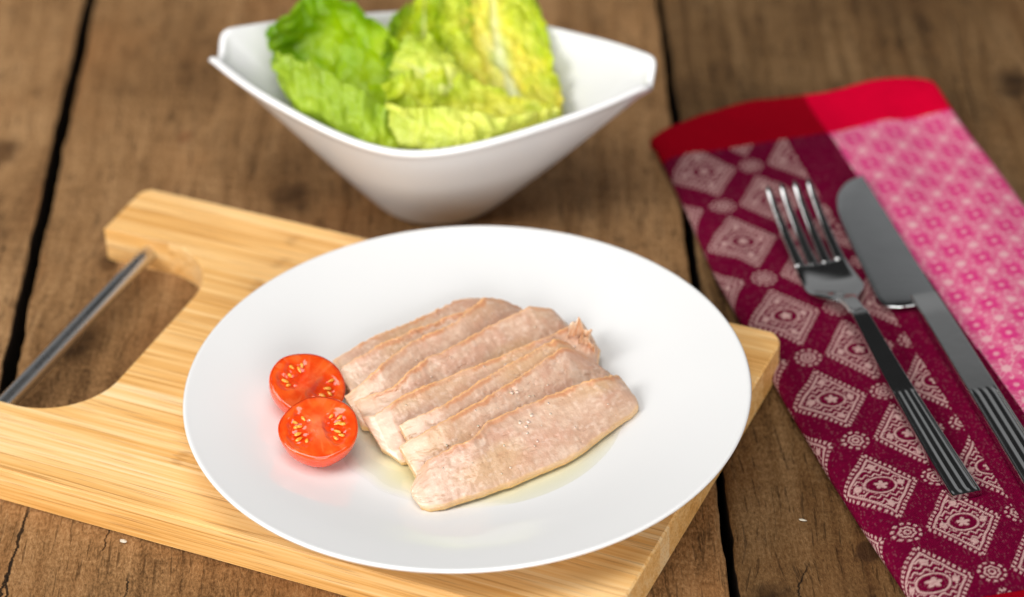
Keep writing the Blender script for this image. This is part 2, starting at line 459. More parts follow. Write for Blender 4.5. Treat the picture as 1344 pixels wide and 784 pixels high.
srng = random.Random(19)
def strip(va, vb, inside, first=False, last=False):
    c = 0.0007; e = 1e-5
    n = 14
    vs = list(np.linspace(va + e, vb - e, n))
    ins = [0.0] * n
    if inside:   # follow the rounded cut-out with cosine-spaced rows
        vs = [va + e + (vb - va - 2 * e) * (0.5 - 0.5 * math.cos(math.pi * k / (n - 1))) for k in range(n)]
    if first:
        vs = [va] + [va + c] + [va + 0.0010 + (vb - va - 0.0010) * (k / 9) ** 1.6 for k in range(1, 10)]; ins = [c] + [0] * 10
    if last:
        vs = [va + (vb - va - 0.0010) * (1 - (1 - k / 9) ** 1.6) for k in range(0, 9)] + [vb - c, vb]; ins = [0] * 10 + [c]
    rows = []
    for v, z in zip(vs, ins):
        vv = min(max(v, VF + 1e-4), VB - 1e-4)
        a = uL(vv); b = uR(vv)
        rows.append([(a + c, v, z), (a, v, max(z, c)), (a, v, BT - max(z, c)), (a + c, v, BT - z), (b - c, v, BT - z), (b, v, BT - max(z, c)), (b, v, max(z, c)), (b - c, v, z)])
    P = np.array(rows); m = len(rows)
    F = [list(f) for f in gridf(m, 8, wv=True)]
    F += [list(range(8)), [(m - 1) * 8 + k for k in range(7, -1, -1)]]
    o = mesh_obj('strip', P.reshape(-1, 3), F, bamboo, board, smooth=False)
    tone = 0.22 if first else srng.random()
    o.color = (tone, tone, tone, 1)
    return o
edges = list(np.linspace(VF, CV0, 5)) + list(np.linspace(CV0, CV1, 14))[1:] + list(np.linspace(CV1, VB, 5))[1:]
for k in range(len(edges) - 1):
    a, b = edges[k], edges[k + 1]
    strip(a, b, a >= CV0 - 1e-9 and b <= CV1 + 1e-9, k == 0, k == len(edges) - 2)

def tube(P, r, n=20, cap=True):
    P = np.asarray(P, float); m = len(P)
    t = np.gradient(P, axis=0); t /= np.linalg.norm(t, axis=1, keepdims=True)
    ref = np.array([0, 0, 1.0]); s = np.cross(t, ref); s /= np.linalg.norm(s, axis=1, keepdims=True) + 1e-9
    w = np.cross(s, t)
    r = np.broadcast_to(r, (m,))
    a = np.linspace(0, 2 * np.pi, n, endpoint=False)
    V = P[:, None] + r[:, None, None] * (np.cos(a)[None, :, None] * s[:, None] + np.sin(a)[None, :, None] * w[:, None])
    F = [list(f) for f in gridf(m, n, wv=True)]
    if cap: F += [list(range(n))[::-1], [(m - 1) * n + k for k in range(n)]]
    return V.reshape(-1, 3), F
V, F = tube([(-0.1662, v, 0.0076) for v in np.linspace(CV0 - 0.004, CV1 + 0.004, 6)], 0.0034, 28)
rod = mesh_obj('rod_handle', V, F, steel_rod, board)
rod.data.set_sharp_from_angle(angle=math.radians(40))

# ------------------------------------------------------------------ plate
porcelain = porcelain_mat()
PZ = BT
def lathe(prof, n=160):
    prof = np.array(prof); a = np.linspace(0, 2 * np.pi, n, endpoint=False)
    V = np.stack([prof[:, 0][:, None] * np.cos(a), prof[:, 0][:, None] * np.sin(a), np.repeat(prof[:, 1][:, None], n, 1)], 2)
    return V
pr = resample([(0.0005, .0050), (.030, .0050), (.049, .0050), (.057, .0055), (.066, .0073), (.075, .0097), (.085, .0125), (.0955, .0153), (.0982, .0160)], 46)
pr = np.vstack([pr, [(.0990, .01625), (.0996, .01615), (.1000, .0157), (.0999, .0152), (.0994, .0147)],
                resample([(.0975, .0141), (.085, .0112), (.072, .0080), (.063, .0042), (.0585, .0012), (.0570, .0002), (.0550, .0), (.0535, .0003), (.0525, .0020), (.030, .0026), (.0005, .0026)], 40)])
V = lathe(pr, 200)
m = V.shape[0]
F = np.vstack([gridf(m, 200, wv=True, flip=True)])
plate = mesh_obj('plate', V.reshape(-1, 3), F, porcelain, None, loc=(0, 0, PZ + 0.0002))
tag(plate, 'round white porcelain plate with wide rim on the bamboo board', 'plate')

# ------------------------------------------------------------------ oil pooled in the well of the plate
N = NT('pale_oil')
lw = N.n('ShaderNodeLayerWeight'); lw.inputs[0].default_value = 0.25
tr = N.n('ShaderNodeBsdfTransparent')
gl = N.n('ShaderNodeBsdfGlossy'); gl.inputs['Roughness'].default_value = 0.05
N.put(tr.inputs[0], N.attr('Col'))
mx = N.n('ShaderNodeMixShader')
N.put(mx.inputs[0], N.mul(lw.outputs['Fresnel'], 0.07)); N.t.links.new(tr.outputs[0], mx.inputs[1]); N.t.links.new(gl.outputs[0], mx.inputs[2])
oil_mat = N.done(mx.outputs[0])
na, nr = 160, 12
a = np.linspace(0, 2 * np.pi, na, endpoint=False)
R = 0.0530 + 0.0052 * (fbm(np.stack([np.cos(a) * 2 + 5, np.sin(a) * 2 + 5, a * 0], 1), 3, 3) - 0.5) * 2
WELL = PZ + 0.0052
rr = np.linspace(0.02, 1, nr) ** 0.8
zt = 0.00035 * (1 - rr ** 2)
ox, oy = 0.004, -0.006
Vt = np.stack([ox + rr[:, None] * R * np.cos(a), oy + rr[:, None] * R * np.sin(a), np.repeat((PZ + 0.00548 + zt)[:, None], na, 1)], 2)
Vb = Vt[::-1].copy(); Vb[:, :, 2] = PZ + 0.00535
Vo = np.vstack([Vt, Vb])
F = [list(f) for f in gridf(2 * nr, na, wv=True, flip=True)] + [list(range(na)), [(2 * nr - 1) * na + k for k in range(na - 1, -1, -1)]]
thick = (1 - rr ** 3)[:, None] * (0.45 + 0.9 * vnoise(np.stack([Vt[..., 0] * 45, Vt[..., 1] * 45, 0 * Vt[..., 0]], 2), 5))
oil_col = np.concatenate([mixc((1, 1, 1), (0.975, 0.925, 0.56), np.clip(thick, 0, 1)).reshape(-1, 3), np.ones((nr * na, 3))])
oil = mesh_obj('oil_pool', Vo.reshape(-1, 3), F, oil_mat, col=oil_col)
tag(oil, 'thin pool of pale yellow oil around the fish slices on the plate', 'oil')

# ------------------------------------------------------------------ slices of pale cooked fish, each leaning on the one behind
SLICES=[
([(-0.0484,0.0242,0.0261),(-0.0393,0.0306,0.0278),(-0.0311,0.0364,0.0287),(-0.0201,0.0428,0.0287),(-0.0117,0.0485,0.0287),(-0.0027,0.0551,0.0287),(0.0029,0.0574,0.0278),(0.0079,0.0585,0.0261)],
 [(-0.0417,0.0119,0.0237),(-0.0307,0.0148,0.0232),(-0.0215,0.0189,0.0227),(-0.0105,0.0252,0.0227),(-0.0021,0.0309,0.0227),(0.0059,0.0393,0.0233),(0.0087,0.0469,0.0248),(0.0108,0.0532,0.0251)]),
([(-0.0462,0.0138,0.0290),(-0.0389,0.0192,0.0308),(-0.0307,0.0249,0.0320),(-0.0190,0.0330,0.0320),(-0.0102,0.0381,0.0320),(-0.0004,0.0436,0.0320),(0.0057,0.0466,0.0320),(0.0113,0.0505,0.0296)],
 [(-0.0390,0.0007,0.0243),(-0.0293,0.0017,0.0227),(-0.0202,0.0056,0.0227),(-0.0084,0.0137,0.0227),(0.0004,0.0188,0.0227),(0.0101,0.0243,0.0227),(0.0144,0.0308,0.0236),(0.0166,0.0408,0.0258)]),
([(-0.0434,-0.0006,0.0283),(-0.0371,0.0026,0.0317),(-0.0312,0.0085,0.0337),(-0.0250,0.0172,0.0337),(-0.0188,0.0242,0.0337),(-0.0101,0.0301,0.0337),(-0.0026,0.0357,0.0337),(0.0030,0.0434,0.0337),(0.0070,0.0489,0.0337),(0.0136,0.0518,0.0303),(0.0202,0.0522,0.0263)],
 [(-0.0372,-0.0120,0.0247),(-0.0280,-0.0140,0.0231),(-0.0206,-0.0108,0.0227),(-0.0145,-0.0021,0.0227),(-0.0083,0.0049,0.0227),(0.0005,0.0108,0.0227),(0.0079,0.0164,0.0227),(0.0135,0.0241,0.0227),(0.0175,0.0296,0.0227),(0.0208,0.0386,0.0246),(0.0241,0.0452,0.0248)]),
([(-0.0401,-0.0038,0.0283),(-0.0330,-0.0021,0.0303),(-0.0260,-0.0003,0.0317),(-0.0209,0.0056,0.0337),(-0.0141,0.0129,0.0337),(-0.0027,0.0213,0.0337),(0.0078,0.0308,0.0337),(0.0233,0.0421,0.0337),(0.0313,0.0454,0.0303),(0.0362,0.0430,0.0256)],
 [(-0.0339,-0.0152,0.0247),(-0.0244,-0.0178,0.0235),(-0.0164,-0.0178,0.0227),(-0.0103,-0.0137,0.0227),(-0.0036,-0.0064,0.0227),(0.0079,0.0020,0.0227),(0.0184,0.0116,0.0227),(0.0338,0.0228,0.0227),(0.0376,0.0340,0.0254),(0.0386,0.0386,0.0249)]),
([(-0.0372,-0.0133,0.0288),(-0.0328,-0.0153,0.0308),(-0.0274,-0.0121,0.0327),(-0.0208,-0.0064,0.0334),(-0.0087,0.0013,0.0334),(0.0040,0.0085,0.0334),(0.0157,0.0155,0.0334),(0.0285,0.0230,0.0334),(0.0367,0.0303,0.0327),(0.0416,0.0375,0.0308)],
 [(-0.0304,-0.0256,0.0245),(-0.0236,-0.0320,0.0231),(-0.0168,-0.0314,0.0227),(-0.0102,-0.0257,0.0227),(0.0018,-0.0180,0.0227),(0.0145,-0.0107,0.0227),(0.0263,-0.0038,0.0227),(0.0390,0.0037,0.0227),(0.0463,0.0128,0.0227),(0.0483,0.0252,0.0251)]),
([(-0.0236,-0.0225,0.0319),(-0.0167,-0.0195,0.0333),(-0.0095,-0.0157,0.0340),(-0.0007,-0.0071,0.0340),(0.0085,0.0021,0.0340),(0.0211,0.0121,0.0340),(0.0317,0.0215,0.0340),(0.0364,0.0227,0.0312),(0.0383,0.0235,0.0285)],
 [(-0.0159,-0.0365,0.0245),(-0.0071,-0.0371,0.0227),(0.0010,-0.0350,0.0227),(0.0098,-0.0264,0.0227),(0.0190,-0.0172,0.0227),(0.0317,-0.0072,0.0227),(0.0423,0.0022,0.0227),(0.0440,0.0086,0.0244),(0.0431,0.0147,0.0256)]),
([(-0.0236,-0.0320,0.0301),(-0.0167,-0.0286,0.0321),(-0.0096,-0.0239,0.0334),(0.0005,-0.0160,0.0334),(0.0107,-0.0070,0.0334),(0.0236,0.0055,0.0334),(0.0340,0.0171,0.0334),(0.0397,0.0185,0.0301),(0.0456,0.0170,0.0261),(0.0501,0.0148,0.0235)],
 [(-0.0169,-0.0443,0.0249),(-0.0076,-0.0453,0.0232),(0.0010,-0.0432,0.0227),(0.0111,-0.0352,0.0227),(0.0213,-0.0263,0.0227),(0.0342,-0.0138,0.0227),(0.0446,-0.0022,0.0227),(0.0479,0.0036,0.0238),(0.0499,0.0091,0.0246),(0.0520,0.0113,0.0233)]),
([(-0.0198,-0.0486,0.0250),(-0.0173,-0.0435,0.0280),(-0.0136,-0.0405,0.0304),(-0.0063,-0.0362,0.0316),(0.0014,-0.0319,0.0322),(0.0070,-0.0230,0.0322),(0.0204,-0.0139,0.0322),(0.0339,-0.0060,0.0322),(0.0446,-0.0009,0.0322),(0.0504,0.0034,0.0304),(0.0538,0.0068,0.0280)],
 [(-0.0193,-0.0517,0.0232),(-0.0170,-0.0559,0.0232),(-0.0136,-0.0577,0.0232),(-0.0080,-0.0568,0.0232),(0.0063,-0.0508,0.0232),(0.0220,-0.0419,0.0232),(0.0376,-0.0316,0.0232),(0.0492,-0.0196,0.0232),(0.0571,-0.0110,0.0232),(0.0603,-0.0068,0.0232),(0.0602,-0.0038,0.0232)]),
]

fish_mat = vcol_mat('cooked_fish', rough=0.30, sss=0.05, radius=(1.0, 0.55, 0.35), sscale=0.002, bump_scale=1100, bump_dist=0.0002, spec=0.5, coat=0.5, jitter=0.03)
SL = [
 'rearmost pale fish slice with a thin golden edge, lying flattest on the plate',
 'second fish slice from the rear, narrow pink strip in front of the rearmost slice',
 'third fish slice from the rear, its pale peaked right end rising at the top',
 'fourth fish slice from the rear, stepped left end and blunt rounded right corner',
 'fifth fish slice from the rear, with a ragged flake standing at its right end',
 'thin fish slice showing only a narrow strip, third from the front',
 'second fish slice from the front, broad pink face and sloping right end',
 'frontmost fish slice, whole broad face in view with golden skin along its lower edge']
rng = np.random.default_rng(5)
def poly(P, n):
    P = np.asarray(P, float); s = np.r_[0, np.cumsum(np.linalg.norm(np.diff(P, axis=0), axis=1))]
    q = np.linspace(0, s[-1], n); return np.stack([np.interp(q, s, P[:, i]) for i in range(3)], 1)
def fish_slice(k, crest, bottom):
    nu, nv = 170, 64
    C = 0.85 * poly(crest, nu) + 0.15 * resample(crest, nu); B = 0.8 * poly(bottom, nu) + 0.2 * resample(bottom, nu)
    # ragged crest and ends
    s = np.linspace(0, 1, nu)
    L = np.linalg.norm(np.diff(C, axis=0), axis=1).sum()
    q = np.stack([s * L * 260, 0 * s + k * 7.1, 0 * s], 1)
    rag = (fbm(q, 3, 60 + k) - 0.5) * 0.0010 + (vnoise(q * 4.1, 80 + k) - 0.5) * 0.0006
    d = C - B; dl = np.linalg.norm(d, axis=1, keepdims=True) + 1e-9
    C = C + d / dl * rag[:, None]
    q2 = q.copy(); q2[:, 1] += 50
    B = B - d / dl * ((fbm(q2 * 0.6, 3, 90 + k) - 0.5) * 0.0012)[:, None]
    t = np.linspace(0, 1, nv)[None, :, None]
    P = C[:, None] * (1 - t) + B[:, None] * t
    n = normals_grid(P)
    if n[:, :, 2].mean() < 0: n = -n
    tt = t[..., 0]
    # soft bow of the face, ends pulled in
    bow = 0.0004 * np.sin(np.pi * tt)
    uu = s[:, None]
    xyz = P * np.array([1, 1, 1])
    # local fibre coordinates: along slice = u, across = t
    fc = np.stack([np.repeat(uu * L, nv, 1) * 130, np.repeat(tt, nu, 0) * 0.026 * 420, np.full((nu, nv), k * 3.7)], 2)
    fib = fbm(fc, 4, 100 + k, 0.6)
    lump = fbm(np.stack([fc[..., 0] * 1.2, fc[..., 1] * 0.35, fc[..., 2]], 2), 3, 120 + k)
    cell = fbm(np.stack([fc[..., 0] * 5.0, fc[..., 1] * 1.6, fc[..., 2]], 2), 2, 130 + k)
    crackv = np.abs(fbm(np.stack([fc[..., 0] * 0.55, fc[..., 1] * 0.8, fc[..., 2] + 9], 2), 3, 140 + k) - 0.5)
    crk = 1 - sstep(0.0, 0.018, crackv)
    crk *= sstep(0.52, 0.62, fbm(np.stack([fc[..., 0] * .3, fc[..., 1] * .2, fc[..., 2] + 4], 2), 2, 150 + k))
    disp = bow + (fib - 0.5) * 0.00022 + (lump - 0.5) * 0.0006 + (cell - 0.5) * 0.00008 + (vnoise(np.stack([fc[..., 0] * 9.0, fc[..., 1] * 0.55, fc[..., 2] + 3], 2), 210 + k) - 0.5) * 0.00012 - crk * 0.0003
    # rounded-off border
    eu = np.minimum(uu, 1 - uu) * L; ev = np.minimum(tt, 1 - tt) * dl
    ed = np.minimum(eu, ev)
    disp = disp - 0.0003 * (1 - sstep(0, 0.0006, ed)) ** 2
    Fp = P + n * disp[..., None]
    th = 0.0046 if k < 7 else 0.0036
    thick = th * (0.62 + 0.38 * sstep(0, 0.004, ed))
    down = np.array([0, 0, -1.0]) * 0.55 - n * 0.45
    Bk = P - n * thick[..., None] * 0.75 + np.array([0, 0, -1.0]) * thick[..., None] * 0.35
    Bk[..., 2] = np.maximum(Bk[..., 2], WELL + 0.0006)
    Fp[..., 2] = np.maximum(Fp[..., 2], WELL + 0.0012)
    # mid ring so the cut edge bulges
    V = np.concatenate([Fp.reshape(-1, 3), Bk.reshape(-1, 3)])
    nn = nu * nv
    f1 = gridf(nu, nv); f2 = gridf(nu, nv, flip=True, off=nn)
    ring = list(range(0, nv)) + [i * nv + nv - 1 for i in range(1, nu)] + [(nu - 1) * nv + j for j in range(nv - 2, -1, -1)] + [i * nv for i in range(nu - 2, 0, -1)]
    ring = np.array(ring); r2 = np.roll(ring, -1)
    mid = (V[ring] * 0.5 + V[ring + nn] * 0.5)
    cen = V[:nn].mean(0)
    outd = mid - P.reshape(-1, 3)[np.clip(ring, 0, nn - 1)] * 0 - cen; 
    # bulge outwards in the sheet plane
    ci = (ring // nv, ring % nv)
    inner = P[np.clip(ci[0], 2, nu - 3), np.clip(ci[1], 2, nv - 3)]
    od = P[ci] - inner; od /= np.linalg.norm(od, axis=1, keepdims=True) + 1e-9
    rn = vnoise(np.stack([np.arange(len(ring)) * 0.35, np.zeros(len(ring)), np.zeros(len(ring))], 1), 170 + k)
    mid = mid + od * (0.0001 + 0.0004 * rn)[:, None]
    mid[:, 2] = np.maximum(mid[:, 2], WELL + 0.0009)
    mi = 2 * nn + np.arange(len(ring)); mi2 = np.roll(mi, -1)
    f3 = np.stack([ring, r2, mi2, mi], 1); f4 = np.stack([mi, mi2, r2 + nn, ring + nn], 1)
    V = np.vstack([V, mid])
    # colours of the flesh: pink-beige, creamier flakes, golden brown skin along the crest and rim
    base = mixc(lin(212, 170, 144), lin(230, 197, 172), sstep(0.30, 0.75, 0.6 * fib + 0.4 * cell))
    fibre = vnoise(np.stack([fc[..., 0] * 9.0, fc[..., 1] * 0.55, fc[..., 2] + 3], 2), 210 + k)
    base = base * (0.90 + 0.09 * fibre)[..., None]
    base = mixc(base, lin(206, 152, 128), 0.42 * sstep(0.52, 0.75, lump))
    base = mixc(base, lin(212, 172, 126), 0.55 * sstep(0.5, 0.72, fbm(fc * np.array([.25, .12, 1]) + 31, 2, 160 + k)))
    base = mixc(base, lin(236, 210, 194), 0.30 * sstep(0.66, 0.78, cell))
    base = mixc(base, lin(206, 156, 128), 0.3 * crk)
    wv = 0.0009 + 0.0015 * fbm(np.stack([uu[:, 0] * L * 300, 0 * s, 0 * s + k], 1), 2, 180)[:, None]
    cd = (tt * dl) / wv
    varn = 0.4 + 0.6 * sstep(.35, .6, fbm(np.stack([uu[:, 0] * L * 140, 0 * s + 3, 0 * s + k], 1), 2, 190)[:, None])
    skin = sstep(0.30, 0.55, cd) * (1 - sstep(0.9, 1.7, cd))
    base = mixc(base, lin(204, 130, 80), 0.68 * skin * varn)
    lip = 1 - sstep(0.25, 0.55, cd)  # lit upper edge of the crest, painted in as pale peach
    base = mixc(base, lin(240, 182, 122), 0.95 * lip * (0.45 + 0.55 * varn))
    sk2 = 1 - sstep(0.2, 1.0, ((1 - tt) * dl) / (wv * 0.9))
    base = mixc(base, lin(230, 186, 124), 0.6 * sk2)
    lend = 1 - sstep(0.0, 0.014, uu * L + 0.006 * (lump - .5))
    base = mixc(base, lin(238, 212, 186), 0.55 * lend)
    ends = 1 - sstep(0.0, 0.003, eu)
    base = mixc(base, lin(226, 184, 140), 0.45 * np.broadcast_to(ends, base.shape[:2]))
    back = np.broadcast_to(lin(226, 186, 128), base.shape)
    mcol = mixc(lin(236, 200, 132), lin(222, 172, 100), rn)
    top_edge = (ci[1] < 3)
    mcol = np.where(top_edge[:, None], mixc(lin(240, 186, 126), lin(222, 150, 88), rn), mcol)
    colr = np.vstack([base.reshape(-1, 3), back.reshape(-1, 3), mcol])
    o = mesh_obj('fish_slice', V, np.vstack([f1, f2, f3, f4]), fish_mat, None, col=colr)
    o.data.set_sharp_from_angle(angle=math.radians(38))
    return o, Fp, n
slices = []
for k, (c, b) in enumerate(SLICES):
    o, Fp, n = fish_slice(k, c, b)
    tag(o, SL[k], 'fish slice', 'overlapping fish slices on the plate')
    slices.append((o, Fp, n))

# flake standing at the right end of the fifth slice: a part of that slice
def flake(cx, cy, cz, ax, h, w, th, seed, parent):
    nu, nv = 22, 18
    ax = np.array([ax[0], ax[1], 0.0]); ax /= np.linalg.norm(ax); per = np.array([ax[1], -ax[0], 0])
    t = np.linspace(0, 1, nu)[:, None]; q = np.linspace(-1, 1, nv)[None]
    top = 0.62 + 0.38 * (1 - np.abs(q + 0.25) ** 1.3 * 0.6) + 0.30 * (vnoise(np.stack([q * 3.2, 0 * q, 0 * q + seed], 2), seed) - 0.5)
    wid = w * (1 - 0.35 * t) * (1 + 0.25 * (vnoise(np.stack([t * 5, 0 * t, 0 * t + seed], 2), seed + 1) - 0.5))
    lean = -0.0030 * t ** 1.5
    bump = (fbm(np.stack([t * 2.5 + 0 * q, q * 5 + 0 * t, 0 * t + 0 * q + seed], 2), 3, seed + 2) - 0.5) * 0.0026
    P = np.array([cx, cy, cz]) + ax * (q * wid + 0.001 * t)[..., None] + np.array([0, 0, 1.0]) * (t * top * h)[..., None] + per * (bump - lean + 0.0012 * q ** 2)[..., None]
    Bk = P - per * (th * (1 - 0.75 * t) * (1 - 0.7 * np.abs(q) ** 3))[..., None]
    k = nu * nv
    ring_ = np.array(list(range(0, nv)) + [i * nv + nv - 1 for i in range(1, nu)] + [(nu - 1) * nv + jj for jj in range(nv - 2, -1, -1)] + [i * nv for i in range(nu - 2, 0, -1)])
    r2 = np.roll(ring_, -1)
    F = np.vstack([gridf(nu, nv), gridf(nu, nv, flip=True, off=k), np.stack([ring_, r2, r2 + k, ring_ + k], 1)])
    nz = fbm(np.stack([t * 3 + 0 * q, q * 9 + 0 * t, 0 * t + 0 * q], 2), 3, seed + 5)
    col = mixc(lin(238, 206, 176), lin(216, 158, 112), sstep(.35, .65, nz))
    return mesh_obj('flake', np.vstack([P.reshape(-1, 3), Bk.reshape(-1, 3)]), F, fish_mat, parent, col=np.vstack([col.reshape(-1, 3)] * 2))
flake(0.0392, 0.0285, WELL + 0.0004, (0.92, 0.25), 0.0175, 0.0060, 0.0026, 3, slices[4][0])
flake(0.0432, 0.0262, WELL + 0.0004, (0.75, -0.2), 0.0130, 0.0040, 0.0024, 9, slices[4][0])

# coarse salt and wet flakes lying on the slices
salt_mat = NT('wet_salt'); salt_mat = salt_mat.done(salt_mat.pbr((0.74, 0.58, 0.47), 0.16, None, Subsurface_Weight=0.4, Subsurface_Scale=0.001, Coat_Weight=0.4))
SV, SF = [], []
rs = np.random.default_rng(21)
def add_grain(p, r):
    base = len(SV)
    pts = []
    for (x, y, z) in [(-1, -1, -1), (1, -1, -1), (1, 1, -1), (-1, 1, -1), (-1, -1, 1), (1, -1, 1), (1, 1, 1), (-1, 1, 1)]:
        pts.append(np.array([x, y, z]) * r * (0.55 + 0.5 * rs.random(3)))
    an = rs.random() * 6.28; c, s_ = math.cos(an), math.sin(an)
    for q in pts:
        SV.append(p + np.array([c * q[0] - s_ * q[1], s_ * q[0] + c * q[1], q[2] * 0.6]))
    SF.extend([[base + i for i in f] for f in [(3, 2, 1, 0), (4, 5, 6, 7), (0, 1, 5, 4), (1, 2, 6, 5), (2, 3, 7, 6), (3, 0, 4, 7)]])
for k, cnt in ((2, 3), (3, 4), (4, 5), (6, 9), (7, 14)):
    Fp = slices[k][1]
    for _ in range(cnt):
        i = int(rs.integers(20, 150)); j = int(rs.integers(4, 30 if k < 7 else 56))
        add_grain(Fp[i, j] + np.array([0, 0, 0.0001]), 0.00022 + 0.00028 * rs.random())
for (i0, j0) in ((88, 14), (93, 17), (97, 13), (90, 20)):
    add_grain(slices[7][1][i0, j0] + np.array([0, 0, 0.0000]), 0.0007)
add_grain(slices[6][1][84, 10] + np.array([0, 0, 0.0001]), 0.0007); add_grain(slices[6][1][88, 12] + np.array([0, 0, 0.0001]), 0.0007)
salt = mesh_obj('salt_grains', np.array(SV), SF, salt_mat, None, smooth=True)
tag(salt, 'coarse salt grains scattered over the fish slices', 'salt', kind='stuff')

# ------------------------------------------------------------------ halved cherry tomatoes
skin_mat = NT('tomato_skin')
_c = skin_mat.noise(skin_mat.coord('Object'), 130, 4)
skin_mat = skin_mat.done(skin_mat.pbr(skin_mat.mix(_c, tuple(lin(240, 62, 8)), tuple(lin(252, 96, 16))), 0.16, None, Subsurface_Weight=0.35, Subsurface_Radius=(1.0, 0.22, 0.06), Subsurface_Scale=0.004, Coat_Weight=0.5, Coat_Roughness=0.05))
flesh_mat = vcol_mat('tomato_flesh', rough=0.09, sss=0.4, radius=(1.0, 0.25, 0.08), sscale=0.003, bump_scale=420, bump_dist=0.00012, coat=0.8)
seed_mat = NT('tomato_seed'); seed_mat = seed_mat.done(seed_mat.pbr(seed_mat.mix(seed_mat.noise(seed_mat.coord('Object'), 900, 2), tuple(lin(242, 140, 24)), tuple(lin(248, 184, 74))), 0.2, None, Subsurface_Weight=0.3, Subsurface_Scale=0.001, Coat_Weight=0.5))

def half_tomato(label, loc, tilt_x, tilt_y, rotz, r, depth, seed, nseeds):
    root = thing('tomato_half', label, 'tomato', loc, 0, 'halved cherry tomatoes on the plate')
    root.rotation_euler = (tilt_x, tilt_y, rotz)
    na = 72
    a = np.linspace(0, 2 * np.pi, na, endpoint=False)
    wob = 1 + 0.035 * (vnoise(np.stack([np.cos(a) * 1.5 + 9, np.sin(a) * 1.5 + 9, 0 * a], 1), seed) - 0.5) * 2
    # skin shell (local z up = cut face normal)
    ph = np.linspace(0, np.pi / 2, 26)
    V = []
    for p in ph:
        q = math.cos(p) ** 0.86 if p < np.pi / 2 - 1e-6 else 0.004
        V.append(np.stack([r * q * wob * np.cos(a), r * q * wob * np.sin(a), np.full(na, -depth * math.sin(p) ** 1.05 if p > 0 else 0.0)], 1))
    V = [np.stack([r * 0.972 * wob * np.cos(a), r * 0.972 * wob * np.sin(a), np.full(na, 0.00022)], 1)] + V
    V = np.array(V)
    mesh_obj('skin', V.reshape(-1, 3), gridf(len(V), na, wv=True, flip=True), skin_mat, root)
    # cut face
    nr = 46; na2 = 150
    a2 = np.linspace(0, 2 * np.pi, na2, endpoint=False)
    w2 = np.interp(a2, np.r_[a, 2 * np.pi], np.r_[wob, wob[0]])
    rr = np.linspace(0.002, 0.985, nr)
    Rg, Ag = np.meshgrid(rr, a2, indexing='ij')
    x = Rg * np.cos(Ag); y = Rg * np.sin(Ag)
    # two seed chambers left and right of a wide core
    def cham(sx):
        d = np.sqrt(((x - sx * 0.45) / 0.33) ** 2 + ((y + 0.02) / 0.62) ** 2) + 0.45 * (vnoise(np.stack([x * 4 + 20 * sx, y * 4, 0 * x], 2), seed + 3) - 0.5)
        return 1 - sstep(0.60, 1.12, d)
    ch = np.maximum(cham(-1), cham(1))
    nz = fbm(np.stack([x * 4, y * 4, 0 * x + seed], 2), 4, seed + 5)
    z = 0.0002 + 0.00022 * (nz - 0.5) - 0.0008 * ch * (0.6 + 0.8 * vnoise(np.stack([x * 9, y * 9, 0 * x], 2), seed + 7)) - 0.0003 * sstep(0.93, 1, Rg)
    z += 0.0004 * np.exp(-(Rg / 0.3) ** 2)
    core = np.exp(-((x / 0.30) ** 2 + (y / 0.42) ** 2) * 1.3)
    col = mixc(lin(236, 70, 14), lin(246, 108, 38), np.clip(nz * 1.6 - .4, 0, 1))
    col = mixc(col, lin(244, 138, 96), 0.75 * core * np.clip(nz * 1.8 - .2, 0, 1))
    col = mixc(col, lin(232, 60, 8), 0.65 * ch)
    col = mixc(col, lin(234, 62, 14), 0.5 * sstep(0.88, 0.97, Rg))
    streak = sstep(0.62, 0.8, vnoise(np.stack([Ag * 9, Rg * 2, 0 * x], 2), seed + 9)) * (1 - ch) * sstep(0.3, 0.6, Rg)
    col = mixc(col, lin(250, 140, 80), 0.35 * streak)
    V = np.stack([r * x * w2[None], r * y * w2[None], z], 2)
    mesh_obj('cut_face', V.reshape(-1, 3), gridf(nr, na2, wv=True), flesh_mat, root, col=col)
    # seeds in a fan round each chamber
    rg = np.random.default_rng(seed)
    for sx in (-1, 1):
        for q in range(nseeds):
            an = (-0.95 + 1.9 * (q + 0.5) / nseeds) + rg.normal(0, 0.07)
            rad = (0.50 + 0.12 * (q % 2) + rg.normal(0, 0.03))
            cx, cy = sx * rad * math.cos(an), rad * math.sin(an) * 0.98 - 0.02
            dirr = math.atan2(cy, cx) + rg.normal(0, 0.25)
            lu, lv, lz = 0.0013 * rg.uniform(.7, 1.15), 0.00066 * rg.uniform(.8, 1.15), 0.00055
            n1, n2 = 10, 8
            Vs = []
            for i in range(n1):
                t = math.pi * i / (n1 - 1); tp = math.sin(t) * (1 - 0.25 * math.cos(t)) + 0.01
                for j in range(n2):
                    b = 2 * math.pi * j / n2
                    ex, ey, ez = -math.cos(t) * lu, tp * math.cos(b) * lv, tp * math.sin(b) * lz
                    Vs.append((cx * r + ex * math.cos(dirr) - ey * math.sin(dirr), cy * r + ex * math.sin(dirr) + ey * math.cos(dirr), -0.00012 + ez * 0.9))
            mesh_obj('seed', Vs, [list(f) for f in gridf(n1, n2, wv=True)], seed_mat, root)
    return root
half_tomato('front cherry tomato half, round cut face with a fan of yellow seeds', (-0.0514, -0.0232, WELL + 0.0122), math.radians(12), math.radians(2), math.radians(6), 0.01385, 0.0128, 4, 7)
half_tomato('rear cherry tomato half, partly hidden behind the other half, touching the fish', (-0.0560, 0.0035, WELL + 0.0112), math.radians(5), math.radians(22), math.radians(-28), 0.01370, 0.0125, 12, 6)

